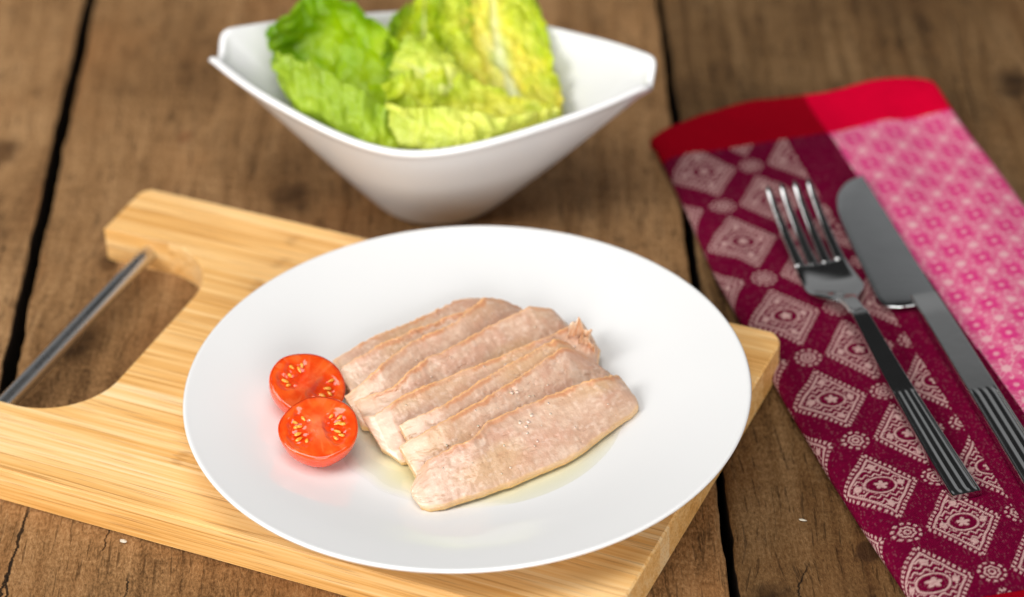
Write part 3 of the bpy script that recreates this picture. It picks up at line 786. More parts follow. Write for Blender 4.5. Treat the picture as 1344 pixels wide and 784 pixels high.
# ------------------------------------------------------------------ white boat-shaped bowl
BC = np.array([-0.0115, 0.168]); BTH = math.radians(-11.1)
sw = [(0, .0548), (.010, .0540), (.020, .0515), (.031, .0472), (.042, .0418), (.054, .0352), (.066, .0282), (.077, .0205), (.085, .0140)]
half = [(s, w) for s, w in sw] + [(.0878, .0112), (.0886, .0085), (.0884, .0045), (.0882, 0.0)]
q1 = np.array(half)
full = np.vstack([q1, (q1 * [1, -1])[::-1][1:], (q1 * [-1, -1])[1:], (q1 * [-1, 1])[::-1][1:-1]])
rim = resample(full, 360, closed=True)
ang = np.arctan2(rim[:, 1], rim[:, 0])
s_ = np.abs(rim[:, 0]) / 0.0887
zr = 0.056 + 0.011 * np.clip(s_, 0, 1) ** 1.5
zr = zr - 0.0075 * sstep(0.955, 0.995, s_) * np.exp(-(rim[:, 1] / 0.0075) ** 2)
tn = np.roll(rim, -1, 0) - np.roll(rim, 1, 0); nrm2 = np.stack([tn[:, 1], -tn[:, 0]], 1); nrm2 /= np.linalg.norm(nrm2, axis=1, keepdims=True)
if (nrm2 * rim).sum() < 0: nrm2 = -nrm2
# base outline: rounded, a little longer than wide, corresponding points by arc fraction
bang = np.linspace(0, 2 * np.pi, 361)[:-1]
bang = np.unwrap(np.arctan2(rim[:, 1] * 1.35, rim[:, 0]))
base = np.stack([0.0250 * np.cos(bang), 0.0222 * np.sin(bang)], 1)
rows = []
def ring(xy, z): rows.append(np.column_stack([xy, np.broadcast_to(z, (len(xy),))]))
ring(base * 0.05, 0.0012); ring(base * 0.80, 0.0012); ring(base * 0.88, 0.0002); ring(base * 0.96, 0.0002); ring(base * 0.995, 0.0010)
for t in np.linspace(0.03, 1, 26):
    k = t ** 0.94
    ring(base + (rim - base) * k, zr * (t ** 1.04) + 0.0008 * (1 - t) - 0.0016 * sstep(.9, 1, t))
th = 0.0036
ring(rim - nrm2 * 0.0003, zr - 0.0007); ring(rim - nrm2 * 0.0011, zr - 0.0001); ring(rim - nrm2 * 0.0021, zr); ring(rim - nrm2 * 0.0031, zr - 0.0006)
rin = rim - nrm2 * th; bin_ = base * 0.80
for t in np.linspace(1, 0.06, 26):
    k = t ** 0.94
    ring(bin_ + (rin - bin_) * k, (zr - 0.0016) * (t ** 1.04) + 0.0050 * (1 - t))
ring(bin_ * 0.9, 0.0052); ring(bin_ * 0.05, 0.0050)
V = np.array(rows)
F = np.vstack([gridf(len(V), 360, wv=True)])
bowl = mesh_obj('salad_bowl', V.reshape(-1, 3), F, porcelain_mat('bowl_porcelain'), None, loc=(BC[0], BC[1], 0.0001))
bowl.rotation_euler = (0, 0, BTH)
tag(bowl, 'white pointed boat-shaped porcelain bowl holding lettuce behind the plate', 'bowl')

# ------------------------------------------------------------------ lettuce leaves (control nets: front margin .. rib .. back margin)
N = NT('lettuce')
_col = N.attr('Col')
_c = N.coord('Object')
_n = N.noise(_c, 420, 4, 0.6)
_col = N.mix(1.0, _col, N.mix(_n, (1.0, 1.02, 0.95), (1.2, 1.18, 1.2)), 'MULTIPLY')
_nr = N.bump(_n, 0.0005, 0.6)
_p = N.pbr(_col, 0.30, _nr, Specular_IOR_Level=0.45)
_t = N.n('ShaderNodeBsdfTranslucent'); N.put(_t.inputs[0], _col)
_m = N.n('ShaderNodeMixShader'); _m.inputs[0].default_value = 0.34
N.t.links.new(_p, _m.inputs[1]); N.t.links.new(_t.outputs[0], _m.inputs[2])
leaf_mat = N.done(_m.outputs[0])

def worley(P, cells, seed):
    g = np.random.default_rng(seed)
    pts = g.random((cells, 2)) * (P.reshape(-1, 2).max(0) - P.reshape(-1, 2).min(0)) + P.reshape(-1, 2).min(0)
    Q = P.reshape(-1, 2); d1 = np.full(len(Q), 9.0); d2 = np.full(len(Q), 9.0)
    for p in pts:
        d = np.hypot(Q[:, 0] - p[0], Q[:, 1] - p[1])
        m = d < d1
        d2 = np.where(m, d1, np.minimum(d2, d)); d1 = np.where(m, d, d1)
    return d1.reshape(P.shape[:2]), d2.reshape(P.shape[:2])

def leaf(label, net, seed, cols, rib_side=0.5, crinkle=0.0016, frill=0.0022, ribw=0.035, greenpow=1.0, nu=170, nv=150, under=0.42):
    """net: list of rows (v direction), each a list of 3D points along u (tip -> base)"""
    net = np.array(net, float)
    R = np.array([resample(row, nu) for row in net])            # rows x nu x 3
    S = np.array([resample(R[:, i], nv) for i in range(nu)])     # nu x nv x 3
    u = np.linspace(0, 1, nu)[:, None] * np.ones((1, nv)); v = np.linspace(0, 1, nv)[None] * np.ones((nu, 1))
    av = np.abs(v - rib_side) / max(rib_side, 1 - rib_side)
    n = normals_grid(S)
    Lu = np.linalg.norm(np.diff(S[:, nv // 2], axis=0), axis=1).sum(); Lv = np.linalg.norm(np.diff(S[nu // 2], axis=0), axis=1).sum()
    q = np.stack([u * Lu, v * Lv], 2)
    d1, d2 = worley(q + 0.004 * (np.stack([vnoise(np.stack([u * 9, v * 9, 0 * u], 2), seed), vnoise(np.stack([u * 9, v * 9, 0 * u + 4], 2), seed)], 2) - .5), 42, seed)
    blister = sstep(0.0, 0.0075, d2 - d1)
    big = fbm(np.stack([u * 4.0, v * 4.5, 0 * u + seed], 2), 4, seed + 3)
    mid_ = fbm(np.stack([u * 11.0, v * 10.0, 0 * u + seed + 2], 2), 3, seed + 33)
    # lateral veins leaving the rib at an angle
    vp = (u * 6.5 + av * 2.2 + 2.2 * (big - .5)) % 1.0
    lat = 1 - sstep(0.0, 0.085, np.abs(vp - 0.5)); lat *= sstep(0.04, 0.12, av) * (1 - sstep(0.75, 1, av))
    rib = np.exp(-(av / (ribw * (0.5 + 1.5 * u))) ** 2)
    marg = np.maximum(sstep(0.72, 1.0, av), sstep(0.25, 0.0, u))
    fr = np.sin(u * 19 + 5 * vnoise(np.stack([u * 11, 0 * v, 0 * u], 2), seed + 6) * 3) * sstep(0.78, 1, av) + np.sin(v * 17 + 9 * vnoise(np.stack([v * 9, 0 * u, 0 * u], 2), seed + 8)) * sstep(0.16, 0.0, u)
    bil = np.abs(fbm(np.stack([u * Lu * 95, v * Lv * 95, 0 * u + seed + 40], 2), 2, seed + 51) - 0.5) * 2
    bil2 = np.abs(fbm(np.stack([u * Lu * 210, v * Lv * 210, 0 * u + seed + 60], 2), 2, seed + 61) - 0.5) * 2
    ruf = np.sin(u * Lu * 520 + 6 * vnoise(np.stack([u * 6, np.sign(v - .5), 0 * u + seed], 2), seed + 70)) * sstep(0.72, 1.0, av)
    disp = bil * 0.0034 + bil2 * 0.0011 + ruf * 0.0013 + (blister - 0.5) * crinkle * 0.45 + (big - 0.5) * crinkle * 4.5 + (mid_ - 0.5) * crinkle * 1.5 + fr * frill * 0.38 - lat * crinkle * 0.35 - rib * 0.0012
    P = S + n * disp[..., None]
    # ragged outline: pull margin vertices in and out along the sheet
    ra = (fbm(np.stack([u * 26, np.sign(v - .5) * 3, 0 * u + seed], 2), 3, seed + 12) - 0.5)
    dv = np.gradient(S, axis=1); dv /= np.linalg.norm(dv, axis=2, keepdims=True) + 1e-9
    P += dv * (np.sign(v - .5) * ra * 0.003 * sstep(0.75, 1, av))[..., None]
    ru = (fbm(np.stack([v * 22, 0 * u, 0 * u + seed], 2), 3, seed + 15) - 0.5)
    du = np.gradient(S, axis=0); du /= np.linalg.norm(du, axis=2, keepdims=True) + 1e-9
    P += du * (ru * 0.004 * sstep(0.2, 0, u))[..., None]
    base_c, mid_c, tip_c, vein_c = [lin(*c) for c in cols]
    g = np.clip((1 - u) * 0.75 + av * 0.55 + (big - 0.5) * 0.9, 0, 1) ** greenpow
    col = mixc(base_c, mid_c, sstep(0.05, 0.55, g)); col = mixc(col, tip_c, sstep(0.50, 1.0, g))
    col = mixc(col, col * np.array([0.62, 0.82, 0.5]), 0.5 * sstep(.35, .75, fbm(np.stack([u * 9, v * 9, 0 * u + 8], 2), 3, seed + 20)))
    col = mixc(col, vein_c, 0.22 * lat + 0.08 * (1 - blister) * (1 - lat))
    col = mixc(col, lin(238, 240, 205), np.clip(rib * (0.35 + 0.65 * u), 0, 1))
    pale = mixc(col, 0.5 * vein_c + 0.5 * lin(228, 236, 110), np.full(col.shape[:2], under))
    nn = normals_grid(P)
    Bk = P - nn * 0.00035
    V = np.concatenate([P.reshape(-1, 3), Bk.reshape(-1, 3)])
    k = nu * nv
    ring_ = np.array(list(range(0, nv)) + [i * nv + nv - 1 for i in range(1, nu)] + [(nu - 1) * nv + j for j in range(nv - 2, -1, -1)] + [i * nv for i in range(nu - 2, 0, -1)])
    r2 = np.roll(ring_, -1)
    F = np.vstack([gridf(nu, nv), gridf(nu, nv, flip=True, off=k), np.stack([ring_, r2, r2 + k, ring_ + k], 1)])
    o = mesh_obj('lettuce_leaf', V, F, leaf_mat, None, col=np.vstack([col.reshape(-1, 3), pale.reshape(-1, 3)] if n[..., 2].mean() > 0 else [pale.reshape(-1, 3), col.reshape(-1, 3)]))
    return tag(o, label, 'lettuce leaf', 'lettuce leaves in the bowl')

G_A = [(230, 234, 90), (180, 210, 8), (128, 172, 0), (214, 226, 60)]
G_C = [(242, 240, 150), (234, 232, 84), (214, 222, 56), (242, 242, 156)]
G_B2 = [(246, 242, 170), (244, 232, 84), (208, 220, 48), (244, 242, 150)]
G_B1 = [(236, 236, 110), (200, 212, 16), (144, 180, 2), (222, 230, 90)]
G_D = [(240, 242, 150), (226, 232, 90), (190, 208, 44), (242, 244, 160)]
leaf('large dark green lettuce leaf curled like a boat at the left end of the bowl',
     [[(-.0760, .172, .0690), (-.0600, .1560, .0735), (-.0480, .1510, .0690), (-.0330, .1460, .0600), (-.0120, .1420, .0450)],
      [(-.0735, .163, .0600), (-.0625, .1465, .0570), (-.0490, .1400, .0510), (-.0340, .1350, .0450), (-.0120, .1340, .0380)],
      [(-.0710, .174, .0540), (-.0580, .1620, .0420), (-.0450, .1580, .0360), (-.0300, .1550, .0320), (-.0070, .1520, .0320)],
      [(-.0775, .187, .0600), (-.0640, .1930, .0550), (-.0460, .1900, .0520), (-.0290, .1820, .0470), (-.0080, .1700, .0400)],
      [(-.0765, .187, .0700), (-.0620, .2020, .0750), (-.0430, .2000, .0745), (-.0270, .1900, .0640), (-.0110, .1790, .0520)]], 3, G_A, crinkle=0.0017, under=0.30)
leaf('yellow upright lettuce leaf with white rib and frilly top at the back of the bowl',
     [[(-.0060, .2090, .0755), (-.0075, .1960, .0690), (-.0060, .1820, .0610), (.0010, .1660, .0520), (.0120, .1520, .0420)],
      [(.0030, .2170, .0760), (.0030, .2030, .0680), (.0050, .1880, .0590), (.0090, .1710, .0490), (.0170, .1530, .0400)],
      [(.0120, .2200, .0760), (.0130, .2060, .0670), (.0155, .1900, .0570), (.0190, .1720, .0470), (.0240, .1540, .0390)],
      [(.0230, .2170, .0730), (.0245, .2030, .0640), (.0270, .1870, .0540), (.0290, .1700, .0450), (.0310, .1540, .0390)],
      [(.0310, .2080, .0680), (.0350, .1960, .0595), (.0375, .1810, .0520), (.0395, .1660, .0460), (.0400, .1540, .0420)]], 8, G_B2, crinkle=0.0018, frill=0.006, ribw=0.07)
leaf('bright green lettuce leaf standing at the back left of the yellow leaf',
     [[(-.0270, .1990, .0660), (-.0310, .1860, .0610), (-.0300, .1750, .0550), (-.0250, .1660, .0470), (-.0150, .1580, .0380)],
      [(-.0200, .2070, .0700), (-.0220, .1940, .0620), (-.0210, .1800, .0530), (-.0180, .1680, .0450), (-.0110, .1580, .0370)],
      [(-.0110, .2110, .0730), (-.0120, .1980, .0630), (-.0115, .1840, .0530), (-.0100, .1710, .0450), (-.0060, .1590, .0370)],
      [(-.0030, .2120, .0750), (-.0030, .2000, .0650), (-.0025, .1870, .0560), (-.0020, .1740, .0470), (-.0010, .1600, .0380)],
      [(.0040, .2100, .0760), (.0040, .1990, .0680), (.0045, .1880, .0600), (.0050, .1750, .0500), (.0050, .1610, .0390)]], 15, G_B1, crinkle=0.0022, frill=0.004)
leaf('small pale green lettuce leaf bulging in the middle between the green leaves',
     [[(-.0270, .1640, .0540), (-.0200, .1610, .0500), (-.0100, .1590, .0470), (.0000, .1590, .0450)],
      [(-.0275, .1670, .0610), (-.0190, .1620, .0600), (-.0090, .1590, .0560), (.0020, .1590, .0500)],
      [(-.0240, .1730, .0670), (-.0150, .1690, .0670), (-.0060, .1640, .0610), (.0030, .1620, .0540)],
      [(-.0200, .1800, .0690), (-.0120, .1770, .0690), (-.0040, .1720, .0630), (.0040, .1670, .0550)]], 23, G_D, crinkle=0.0007, frill=0.0012, nu=110, nv=100)
leaf('pale yellow lettuce leaf folded lengthwise at the front of the bowl',
     [[(-.0305, .1430, .0610), (-.0220, .1360, .0630), (-.0020, .1320, .0645), (.0110, .1320, .0600), (.0240, .1350, .0585), (.0390, .1400, .0570)],
      [(-.0275, .1360, .0530), (-.0200, .1260, .0520), (-.0020, .1215, .0520), (.0120, .1230, .0490), (.0250, .1290, .0490), (.0370, .1380, .0500)],
      [(-.0280, .1460, .0470), (-.0180, .1380, .0430), (-.0010, .1360, .0420), (.0130, .1370, .0420), (.0260, .1400, .0440), (.0370, .1430, .0470)],
      [(-.0300, .1530, .0540), (-.0190, .1530, .0510), (-.0010, .1530, .0490), (.0130, .1510, .0470), (.0260, .1490, .0470), (.0370, .1470, .0490)],
      [(-.0310, .1580, .0610), (-.0180, .1640, .0625), (-.0010, .1650, .0600), (.0130, .1610, .0550), (.0260, .1570, .0520), (.0370, .1510, .0520)]], 31, G_C, crinkle=0.0015, ribw=0.03)
leaf('dark green lettuce leaf lying low under the others inside the bowl',
     [[(-.0560, .1480, .0460), (-.0300, .1380, .0420), (.0000, .1340, .0400), (.0250, .1400, .0420)],
      [(-.0540, .1620, .0360), (-.0300, .1520, .0310), (.0000, .1480, .0300), (.0280, .1500, .0330)],
      [(-.0480, .1800, .0400), (-.0250, .1750, .0340), (.0020, .1680, .0320), (.0280, .1640, .0340)],
      [(-.0380, .1930, .0460), (-.0180, .1900, .0430), (.0040, .1850, .0400), (.0280, .1780, .0400)]], 37, G_A, crinkle=0.0015, nu=100, nv=90)

# ------------------------------------------------------------------ folded jacquard napkin
NO = np.array([0.0799, 0.2011]); NB = np.array([0.2165, -0.9763]); NA = np.array([0.9763, 0.2165])
NTH = 0.0072
def nap_xy(a, b): return NO[0] + a * NA[0] + b * NB[0], NO[1] + a * NA[1] + b * NB[1]
b_s = np.array([-.02, 0, .024, .06, .097, .146, .19, .227, .266, .30, .34])
al_s = np.array([-.0030, -.0032, -.0035, -.0045, -.0066, -.0062, -.0057, -.0048, -.0026, .0, .003])
ar_s = np.array([.1235, .1238, .1236, .1252, .1268, .1285, .130, .1312, .1322, .133, .134])
a_t = np.array([-.003, .02, .045, .08, .11, .118, .124]); bt_s = np.array([.001, -.0075, -.0130, -.0120, -.0080, -.0062, .001])
r = NTH / 2
nA, nB = 330, 820
thA = np.radians(np.linspace(-85, 90, 16)); 
ta = np.linspace(0, 1, nA); tb = np.linspace(0, 1, nB)
TA, TB = np.meshgrid(ta, tb, indexing='ij')
Bq = -0.010 + TB * 0.346                                  # first guess of b for the outline
AL = np.interp(Bq, b_s, al_s); AR = np.interp(Bq, b_s, ar_s)
def smooth1(x, y, xs):
    k = np.linspace(x[0], x[-1], 400); yy = np.interp(k, x, y)
    ker = np.hanning(41); ker /= ker.sum(); yp = np.convolve(np.pad(yy, 20, mode='edge'), ker, 'valid')
    return np.interp(xs, k, yp)
AL = smooth1(b_s, al_s, Bq); AR = smooth1(b_s, ar_s, Bq)
# arc-length across: left roll, flat, right roll
arc = math.pi * r * 0.97
RL = 0.0105; arcL = 0.0050 + 0.0118
Wf = AR - AL - r - RL
tot = Wf + arc + arcL
sA = TA * tot
inL = sA < arcL; inR = sA > arcL + Wf
angL = np.where(sA < .0050, -0.47 * math.pi * (1 - sA / .0050), 0.5 * math.pi * np.clip((sA - .0050) / .0118, 0, 1))
angR = 0.5 * math.pi - ((sA - arcL - Wf) / arc) * 0.97 * math.pi
Apos = np.where(inL, AL + np.where(angL < 0, r, RL) * (1 - np.cos(angL)), np.where(inR, AR - r + r * np.cos(angR), AL + RL + sA - arcL))
hA = np.where(inL, 0.5 + 0.5 * np.sin(angL), np.where(inR, 0.5 + 0.5 * np.sin(angR), 1.0))
bt = smooth1(a_t, bt_s, np.clip(Apos, -.003, .124)); be = 0.334
sB = TB * (be - bt + 0.6 * arc)
inT = sB < arc
angT = -0.47 * math.pi + (sB / arc) * 0.97 * math.pi
Bpos = np.where(inT, bt + r - r * np.cos(angT), bt + r + sB - arc)
hB = np.where(inT, 0.5 + 0.5 * np.sin(angT), 1.0)
ca = Apos                                               # woven pattern coordinates
cb = Bpos
ca = np.where(inL, AL + RL - (arcL - sA) * 1.0, Apos)
wav = (fbm(np.stack([Apos * 30, Bpos * 22, 0 * Apos], 2), 3, 7) - 0.5) * 0.0036 + 0.0008 * np.sin(Apos * 150 + Bpos * 45) * sstep(0.06, 0.09, Apos)
wav += 0.0035 * np.exp(-((Apos - .113) / .02) ** 2 - ((Bpos - 0.0) / .02) ** 2) + 0.0012 * np.exp(-((Bpos - .022) / .004) ** 2) * 0
Zn = 0.0004 + (NTH + wav) * np.minimum(hA, 1) * hB
# --- woven motifs
cream = lin(226, 190, 182); purple = lin(116, 4, 48); purple_d = lin(92, 2, 38)
def rosette(x, y):
    rr_ = np.hypot(x, y); an = np.arctan2(y, x)
    o = sstep(.0007, .0003, np.abs(rr_ - .0044)) * sstep(-.35, .15, np.cos(an * 11))
    m_ = sstep(.00055, .0002, np.abs(rr_ - .0025 + .0002 * np.cos(an * 7)))
    i = sstep(.0005, .0002, np.abs(rr_ - .0011))
    return np.maximum(np.maximum(o, m_), i)
def diamond(x, y, sd):
    X = x / .0126; Y = y / .0176
    d = np.abs(X) + np.abs(Y); al = (np.abs(X) - np.abs(Y))
    rr_ = np.hypot(x, y); an = np.arctan2(y, x)
    c = sstep(.085, .045, np.abs(d - 1.02)) * sstep(-.3, .2, np.cos(al * 34))
    c = np.maximum(c, sstep(.055, .03, np.abs(d - .845)))
    for (px, py) in ((0, .58), (0, -.58), (.56, 0), (-.56, 0)):
        c = np.maximum(c, sstep(.115, .075, np.hypot(X - px, Y - py)))
    wv = np.sin(np.abs(Y) * 42 + 1.7 * np.sin(X * 26 + sd)) * (d < .78) * (rr_ > .0052) * (np.abs(Y) > .16)
    c = np.maximum(c, sstep(.25, .7, wv))
    sp = np.sin(X * 44) * np.sin(Y * 40) * (d < .78) * (np.abs(Y) <= .17) * (rr_ > .0052)
    c = np.maximum(c, sstep(.35, .7, sp))
    ell = np.hypot(x / 1.15, y)
    c = np.where(ell < .0050, 0, c)
    c = np.maximum(c, sstep(.00052, .0002, np.abs(ell - .0044)))
    c = np.maximum(c, sstep(.0003, -.0002, rr_ - .0024 * (.45 + .55 * np.abs(np.cos(an * 2.5 + .4)))))
    return c
PB = 0.0523; B0 = 0.0362
def purple_pattern(a, b):
    c = np.zeros_like(a)
    wa = a + 0.0004 * (vnoise(np.stack([a * 300, b * 300, 0 * a], 2), 2) - .5)
    wb = b + 0.0004 * (vnoise(np.stack([a * 300, b * 300, 0 * a + 3], 2), 2) - .5)
    for j in range(-1, 8):
        bc = B0 + PB * j
        for (ac, off, cut) in ((.0096, 0, 9), (.0296, .5, 9), (.0498, 0, .0490), (-.0108, .5, 9)):
            x = wa - ac; y = wb - (bc + off * PB)
            m_ = (np.abs(x) < .018) & (np.abs(y) < .021) & (a < cut)
            if m_.any(): c[m_] = np.maximum(c[m_], diamond(x[m_], y[m_], j + ac * 100))
            y2 = wb - (bc + (0.5 - off) * PB)
            m_ = (np.abs(x) < .006) & (np.abs(y2) < .006) & (a < cut)
            if m_.any(): c[m_] = np.maximum(c[m_], rosette(x[m_], y2[m_]))
    return c
def pink_pattern(a, b):
    pa, pb = .0088, .0097
    u = (a - .0762) / pa; v = (b - .030) / pb
    # diagonal lattice: rings on even nodes, stars on odd nodes
    i = np.round(u); j = np.round(v)
    best = []
    e = np.full(a.shape, 9.0); ea = np.zeros_like(a); o = np.full(a.shape, 9.0); oa = np.zeros_like(a)
    for di in (-1, 0, 1):
        for dj in (-1, 0, 1):
            x = (u - (i + di)) * pa; y = (v - (j + dj)) * pb
            d = np.hypot(x, y); an = np.arctan2(y, x); ev = ((i + di + j + dj) % 2 == 0)
            m_ = ev & (d < e); e = np.where(m_, d, e); ea = np.where(m_, an, ea)
            m_ = (~ev) & (d < o); o = np.where(m_, d, o); oa = np.where(m_, an, oa)
    ringm = sstep(.0011, .0005, np.abs(e - .0027)) 
    dot = sstep(.0014, .0009, e)
    pet = np.abs(np.cos(oa * 4)); rad = .0014 + .0044 * pet ** 1.2
    star = sstep(.0009, .0003, np.abs(o - rad)) * (o < .0062)
    core = sstep(.0026, .0014, o)
    body = 0.20 * sstep(.0032, .0044, e)
    c = np.maximum.reduce([star * .95, core, body, dot * .75])
    return np.clip(c * (1 - .85 * ringm), 0, 1)
wv_a = fbm(np.stack([ca * 2600, cb * 900, 0 * ca], 2), 2, 40); wv_b = fbm(np.stack([ca * 900, cb * 2600, 0 * ca], 2), 2, 41)
pur = purple_pattern(ca, cb); pin = pink_pattern(ca, cb)
thread = 0.55 + 0.9 * wv_b
cover = np.clip(pur * np.clip(thread, .55, 1.05), 0, 1)
fleck = sstep(.66, .8, wv_a) * 0.07
col_p = mixc(purple, purple_d, wv_b); col_p = mixc(col_p, cream, np.clip(0.70 * cover + fleck * (1 - pur), 0, 1))
pink = mixc(lin(232, 48, 138), lin(214, 34, 118), wv_b)
col_k = mixc(pink, lin(244, 212, 208), np.clip(0.66 * pin * np.clip(thread, .6, 1) + .10 * wv_a, 0, 1))
seamA = np.interp(cb, [0, .08, .22, .34], [.0675, .0680, .0725, .0755])
hemf = sstep(-.0008, .0008, ca - seamA)
col_h = mixc(lin(150, 0, 22), lin(222, 0, 50), hemf); col_h = col_h * (0.92 + 0.16 * wv_b)[..., None]
Zn = Zn + np.where((cb > .0215) & (cb < .3085), np.where(ca < seamA, pur * 0.00022, pin * 0.00016), 0.0002) * (hA > .9) * (hB > .9)
Xn, Yn = nap_xy(Apos, Bpos)
VN = np.stack([Xn, Yn, Zn], 2).reshape(-1, 3)
FN = gridf(nA, nB, flip=True)
fc_b = cb.reshape(-1)[FN].mean(1); fc_a = (ca - seamA).reshape(-1)[FN].mean(1)
cloth_mat = NT('woven_cotton')
_X, _Y, _Z = cloth_mat.sep(cloth_mat.coord('Object'))
_ra = cloth_mat.add(cloth_mat.mul(_X, .9763), cloth_mat.mul(_Y, .2165)); _rb = cloth_mat.add(cloth_mat.mul(_X, .2165), cloth_mat.mul(_Y, -.9763))
_w1 = cloth_mat.math('SINE', cloth_mat.mul(_ra, 2 * math.pi / .00075)); _w2 = cloth_mat.math('SINE', cloth_mat.mul(_rb, 2 * math.pi / .00075))
_h = cloth_mat.add(cloth_mat.mul(_w1, _w2), cloth_mat.mul(cloth_mat.noise(cloth_mat.comb(_ra, _rb), 1900, 3), 1.6))
_cc = cloth_mat.mix(1.0, cloth_mat.attr('Col'), cloth_mat.mix(cloth_mat.add(cloth_mat.mul(_h, .25), .4), (0.78, .78, .78), (1.15, 1.15, 1.15)), 'MULTIPLY')
cloth_mat = cloth_mat.done(cloth_mat.pbr(_cc, 0.85, cloth_mat.bump(_h, 0.00025, 0.7), Specular_IOR_Level=0.03))
napkin = thing('folded_napkin', 'folded cloth napkin, purple and pink pattern with red hem, under the cutlery', 'napkin')
def sub_mesh(name, mask, col):
    Fm = FN[mask]; idx, inv = np.unique(Fm.ravel(), return_inverse=True)
    return mesh_obj(name, VN[idx], inv.reshape(-1, 4), cloth_mat, napkin, col=col.reshape(-1, 3)[idx])
top = fc_b < .0217; low = fc_b > .3085
sub_mesh('hem', top, col_h)['label'] = 'plain crimson hem across the far end'
sub_mesh('hem', low, col_h)
sub_mesh('purple_panel', ~top & ~low & (fc_a < 0), col_p)['label'] = 'dark purple panel woven with cream diamonds and rosettes'
sub_mesh('pink_panel', ~top & ~low & (fc_a >= 0), col_k)['label'] = 'bright pink panel woven with a small floral lattice'

# ------------------------------------------------------------------ fork
steel = steel_mat('polished_steel', (0.62, 0.62, 0.615), 0.10)
FE = np.array([0.1704, -0.0456]); FD = np.array([-0.2385, 0.9711]); FS = np.array([-FD[1], FD[0]])   # handle end, axis, left
fork = thing('fork', 'steel dinner fork with ribbed handle lying left of the knife on the napkin', 'fork', (FE[0], FE[1], 0), math.atan2(FD[1], FD[0]))
zs_s = [0, .03, .07, .095, .104, .112, .120, .127, .134, .145, .160, .174, .183]
zs_z = [.0098, .0103, .0124, .0150, .0156, .0148, .0122, .0102, .0096, .0106, .0146, .0200, .0244]
_zz = resample(np.column_stack([zs_s, zs_z]), 400)
def fz(s): return np.interp(s, _zz[:, 0], _zz[:, 1])
def ribbed(s, wfun, zfun, ribmask, half_t, nribs=3, lat0=None, na=57):
    """bar with ribs: returns closed grid"""
    t = np.linspace(-1, 1, na)
    P = []
    for q in s:
        w = wfun(q); z = zfun(q); m_ = ribmask(q)
        x = t * w
        inner = np.clip((np.abs(t) < .80) * 1.0, 0, 1)
        rb = (np.cos(t / .80 * math.pi * nribs) * (-1 if nribs % 2 == 0 else 1)) 
        prof = inner * (0.00042 * np.abs(np.cos(t / .80 * math.pi * nribs / 2)) ** 0.8 - 0.00036) * m_
        edge = np.where(np.abs(t) > .95, -0.0004 * ((np.abs(t) - .95) / .05) ** 2, 0)
        top_ = np.stack([np.full(na, q), x, z + half_t + prof + edge], 1)
        bot_ = np.stack([np.full(na, q), x[::-1], z - half_t - edge[::-1] * 0 + 0.0003 * np.abs(t[::-1]) ** 6], 1)
        P.append(np.vstack([top_, bot_]))
    P = np.array(P); k = P.shape[1]
    F = [list(f) for f in gridf(len(P), k, wv=True)] + [list(range(k)), [(len(P) - 1) * k + j for j in range(k - 1, -1, -1)]]
    return P.reshape(-1, 3), F
s_h = np.r_[0, .0004, .001, np.linspace(.0018, .052, 60), np.linspace(.0528, .060, 14), np.linspace(.061, .1045, 36)]
wf = lambda q: np.interp(q, [0, .0004, .001, .03, .06, .095, .104, .11], [.0051, .00535, .0055, .0050, .0043, .0034, .0032, .0032])
V, F = ribbed(s_h, wf, fz, lambda q: float(sstep(.001, .003, q) * sstep(.0595, .056, q)), .0011)
ho = mesh_obj('handle', V, F, steel, fork)
def autosmooth(o, deg=40):
    me = o.data
    try: me.set_sharp_from_angle(angle=math.radians(deg))
    except Exception: pass
autosmooth(ho)
# neck and head
s2 = np.linspace(.1042, .1445, 46)
wh = resample(np.column_stack([[.104, .110, .115, .119, .123, .127, .132, .138, .146], [.0032, .0031, .0038, .0062, .0094, .0110, .0111, .0106, .0101]]), 200)
P = []
for q in s2:
    w = np.interp(q, wh[:, 0], wh[:, 1]); z = fz(q); t = np.linspace(-1, 1, 25)
    dish = 0.0011 * t ** 2 * sstep(.116, .126, q)
    hgt = np.interp(q, [.104, .112, .125, .145], [.0011, .0013, .0010, .0008])
    e = np.sqrt(np.clip(1 - np.abs(t) ** 8, 0, 1))
    top_ = np.stack([np.full(25, q), t * w, z + dish + hgt * e], 1); bot_ = np.stack([np.full(25, q), (t * w)[::-1], (z + dish - hgt * e)[::-1]], 1)
    P.append(np.vstack([top_, bot_]))
P = np.array(P); k = P.shape[1]
mesh_obj('head', P.reshape(-1, 3), [list(f) for f in gridf(len(P), k, wv=True)] + [list(range(k)), [(len(P) - 1) * k + j for j in range(k - 1, -1, -1)]], steel, fork)
for j in range(4):
    P = []
    for q in np.linspace(.1440, .1830, 40):
        f = (q - .144) / .039
        yc = (1.5 - j) * (0.00540 + 0.00020 * f) 
        w = (0.00205 - 0.00085 * f) * (1 - 0.75 * sstep(.93, 1, f)); h = (.00085 - .0001 * f) * (1 - .5 * sstep(.95, 1, f))
        z = fz(q) + 0.0011 * (yc / .0097) ** 2 * (1 - f)
        an = np.linspace(0, 2 * np.pi, 16, endpoint=False)
        c, s1 = np.cos(an), np.sin(an)
        P.append(np.stack([np.full(16, q), yc + w * np.sign(c) * np.abs(c) ** .55, z + h * np.sign(s1) * np.abs(s1) ** .55], 1))
    P = np.array(P)
    mesh_obj('tine', P.reshape(-1, 3), [list(f) for f in gridf(40, 16, wv=True)] + [list(range(16)), [39 * 16 + i for i in range(15, -1, -1)]], steel, fork)

# ------------------------------------------------------------------ knife
KT = np.array([0.1597, 0.1560]); KD = np.array([0.2065, -0.9784])
knife = thing('table_knife', 'steel table knife with broad blade and ribbed handle right of the fork', 'knife', (KT[0], KT[1], 0), math.atan2(KD[1], KD[0]))
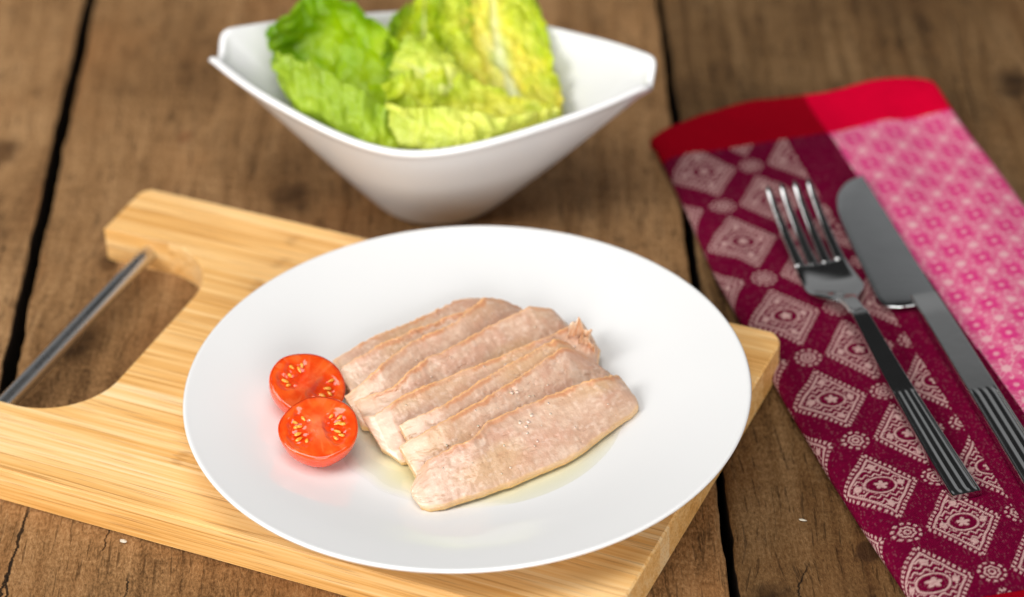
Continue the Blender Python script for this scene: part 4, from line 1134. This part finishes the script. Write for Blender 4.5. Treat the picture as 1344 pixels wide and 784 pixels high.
# local x along the knife from the tip, local -y = towards the fork (cutting edge)
bl = resample([(0, .0004), (.0012, .0042), (.0034, .0082), (.0085, .0125), (.0145, .0153), (.0253, .0178), (.050, .0200), (.075, .0216), (.0832, .0220), (.0872, .0208), (.0895, .0165), (.0902, .0108)], 90)
xs = bl[:, 0]; ce = bl[:, 1]
sp = lambda x: 0.0002 + 0.0016 * (1 - sstep(0, .006, x)) * 0
m_ = 24; P = []
for x, c in zip(xs, ce):
    t = np.linspace(0, 1, m_)
    y = -t * c
    thk = 0.00085 * (1 - 0.75 * t ** 2) * sstep(1.0, .985, t) + .00008
    zc = .0102 + 0.0002 * 0
    P.append(np.vstack([np.stack([np.full(m_, x), y, zc + thk], 1), np.stack([np.full(m_, x), y[::-1], zc - thk[::-1]], 1)]))
P = np.array(P); k = P.shape[1]
blade = mesh_obj('blade', P.reshape(-1, 3), [list(f) for f in gridf(len(P), k, wv=True, flip=True)] + [list(range(k))[::-1], [(len(P) - 1) * k + j for j in range(k)]], steel_mat('satin_blade_steel', (0.58, 0.59, 0.595), 0.16), knife)
autosmooth(blade, 35)
kx = np.r_[np.linspace(.0858, .096, 12), np.linspace(.097, .146, 30), np.linspace(.147, .155, 12), np.linspace(.156, .205, 50)]
V, F = ribbed(kx, lambda q: np.interp(q, [.085, .1, .2], [.00505, .0052, .0058]), lambda q: .0108 + .0002 * sstep(.085, .1, q), lambda q: float(sstep(.147, .151, q) * sstep(.204, .201, q)), .0016)
V[:, 1] -= 0.00535
kh = mesh_obj('handle', V, [f[::-1] for f in F][:0] or F, steel, knife); autosmooth(kh)

# ------------------------------------------------------------------ crumbs on the table
crumb_mat = NT('crumb'); crumb_mat = crumb_mat.done(crumb_mat.pbr(crumb_mat.mix(crumb_mat.noise(crumb_mat.coord('Object'), 800, 2), (.50, .44, .34), (.68, .63, .52)), 0.6))
def crumb(x, y, l, w, rot, seed, label):
    n1, n2 = 8, 8; V = []
    for i in range(n1):
        t = math.pi * i / (n1 - 1)
        for j in range(n2):
            b = 2 * math.pi * j / n2
            k = 0.75 + 0.5 * vnoise(np.array([[i * .9, j * .9, seed]]), seed)[0]
            V.append((-math.cos(t) * l * k, (math.sin(t) + .02) * math.cos(b) * w * k, (math.sin(t) + .02) * math.sin(b) * w * .6 * k + w * .5))
    o = mesh_obj('crumb', V, [list(f) for f in gridf(n1, n2, wv=True)], crumb_mat, None, smooth=False, loc=(x, y, 0.0002))
    o.rotation_euler = (0, 0, rot)
    tag(o, label, 'crumb', 'crumbs on the table')
crumb(-0.1207, -0.0422, .0013, .0008, -0.5, 3, 'tiny pale crumb on the table in front of the bamboo board')
crumb(0.1147, -0.0443, .0013, .0005, -0.4, 5, 'tiny pale crumb on the table between the plate and the napkin')
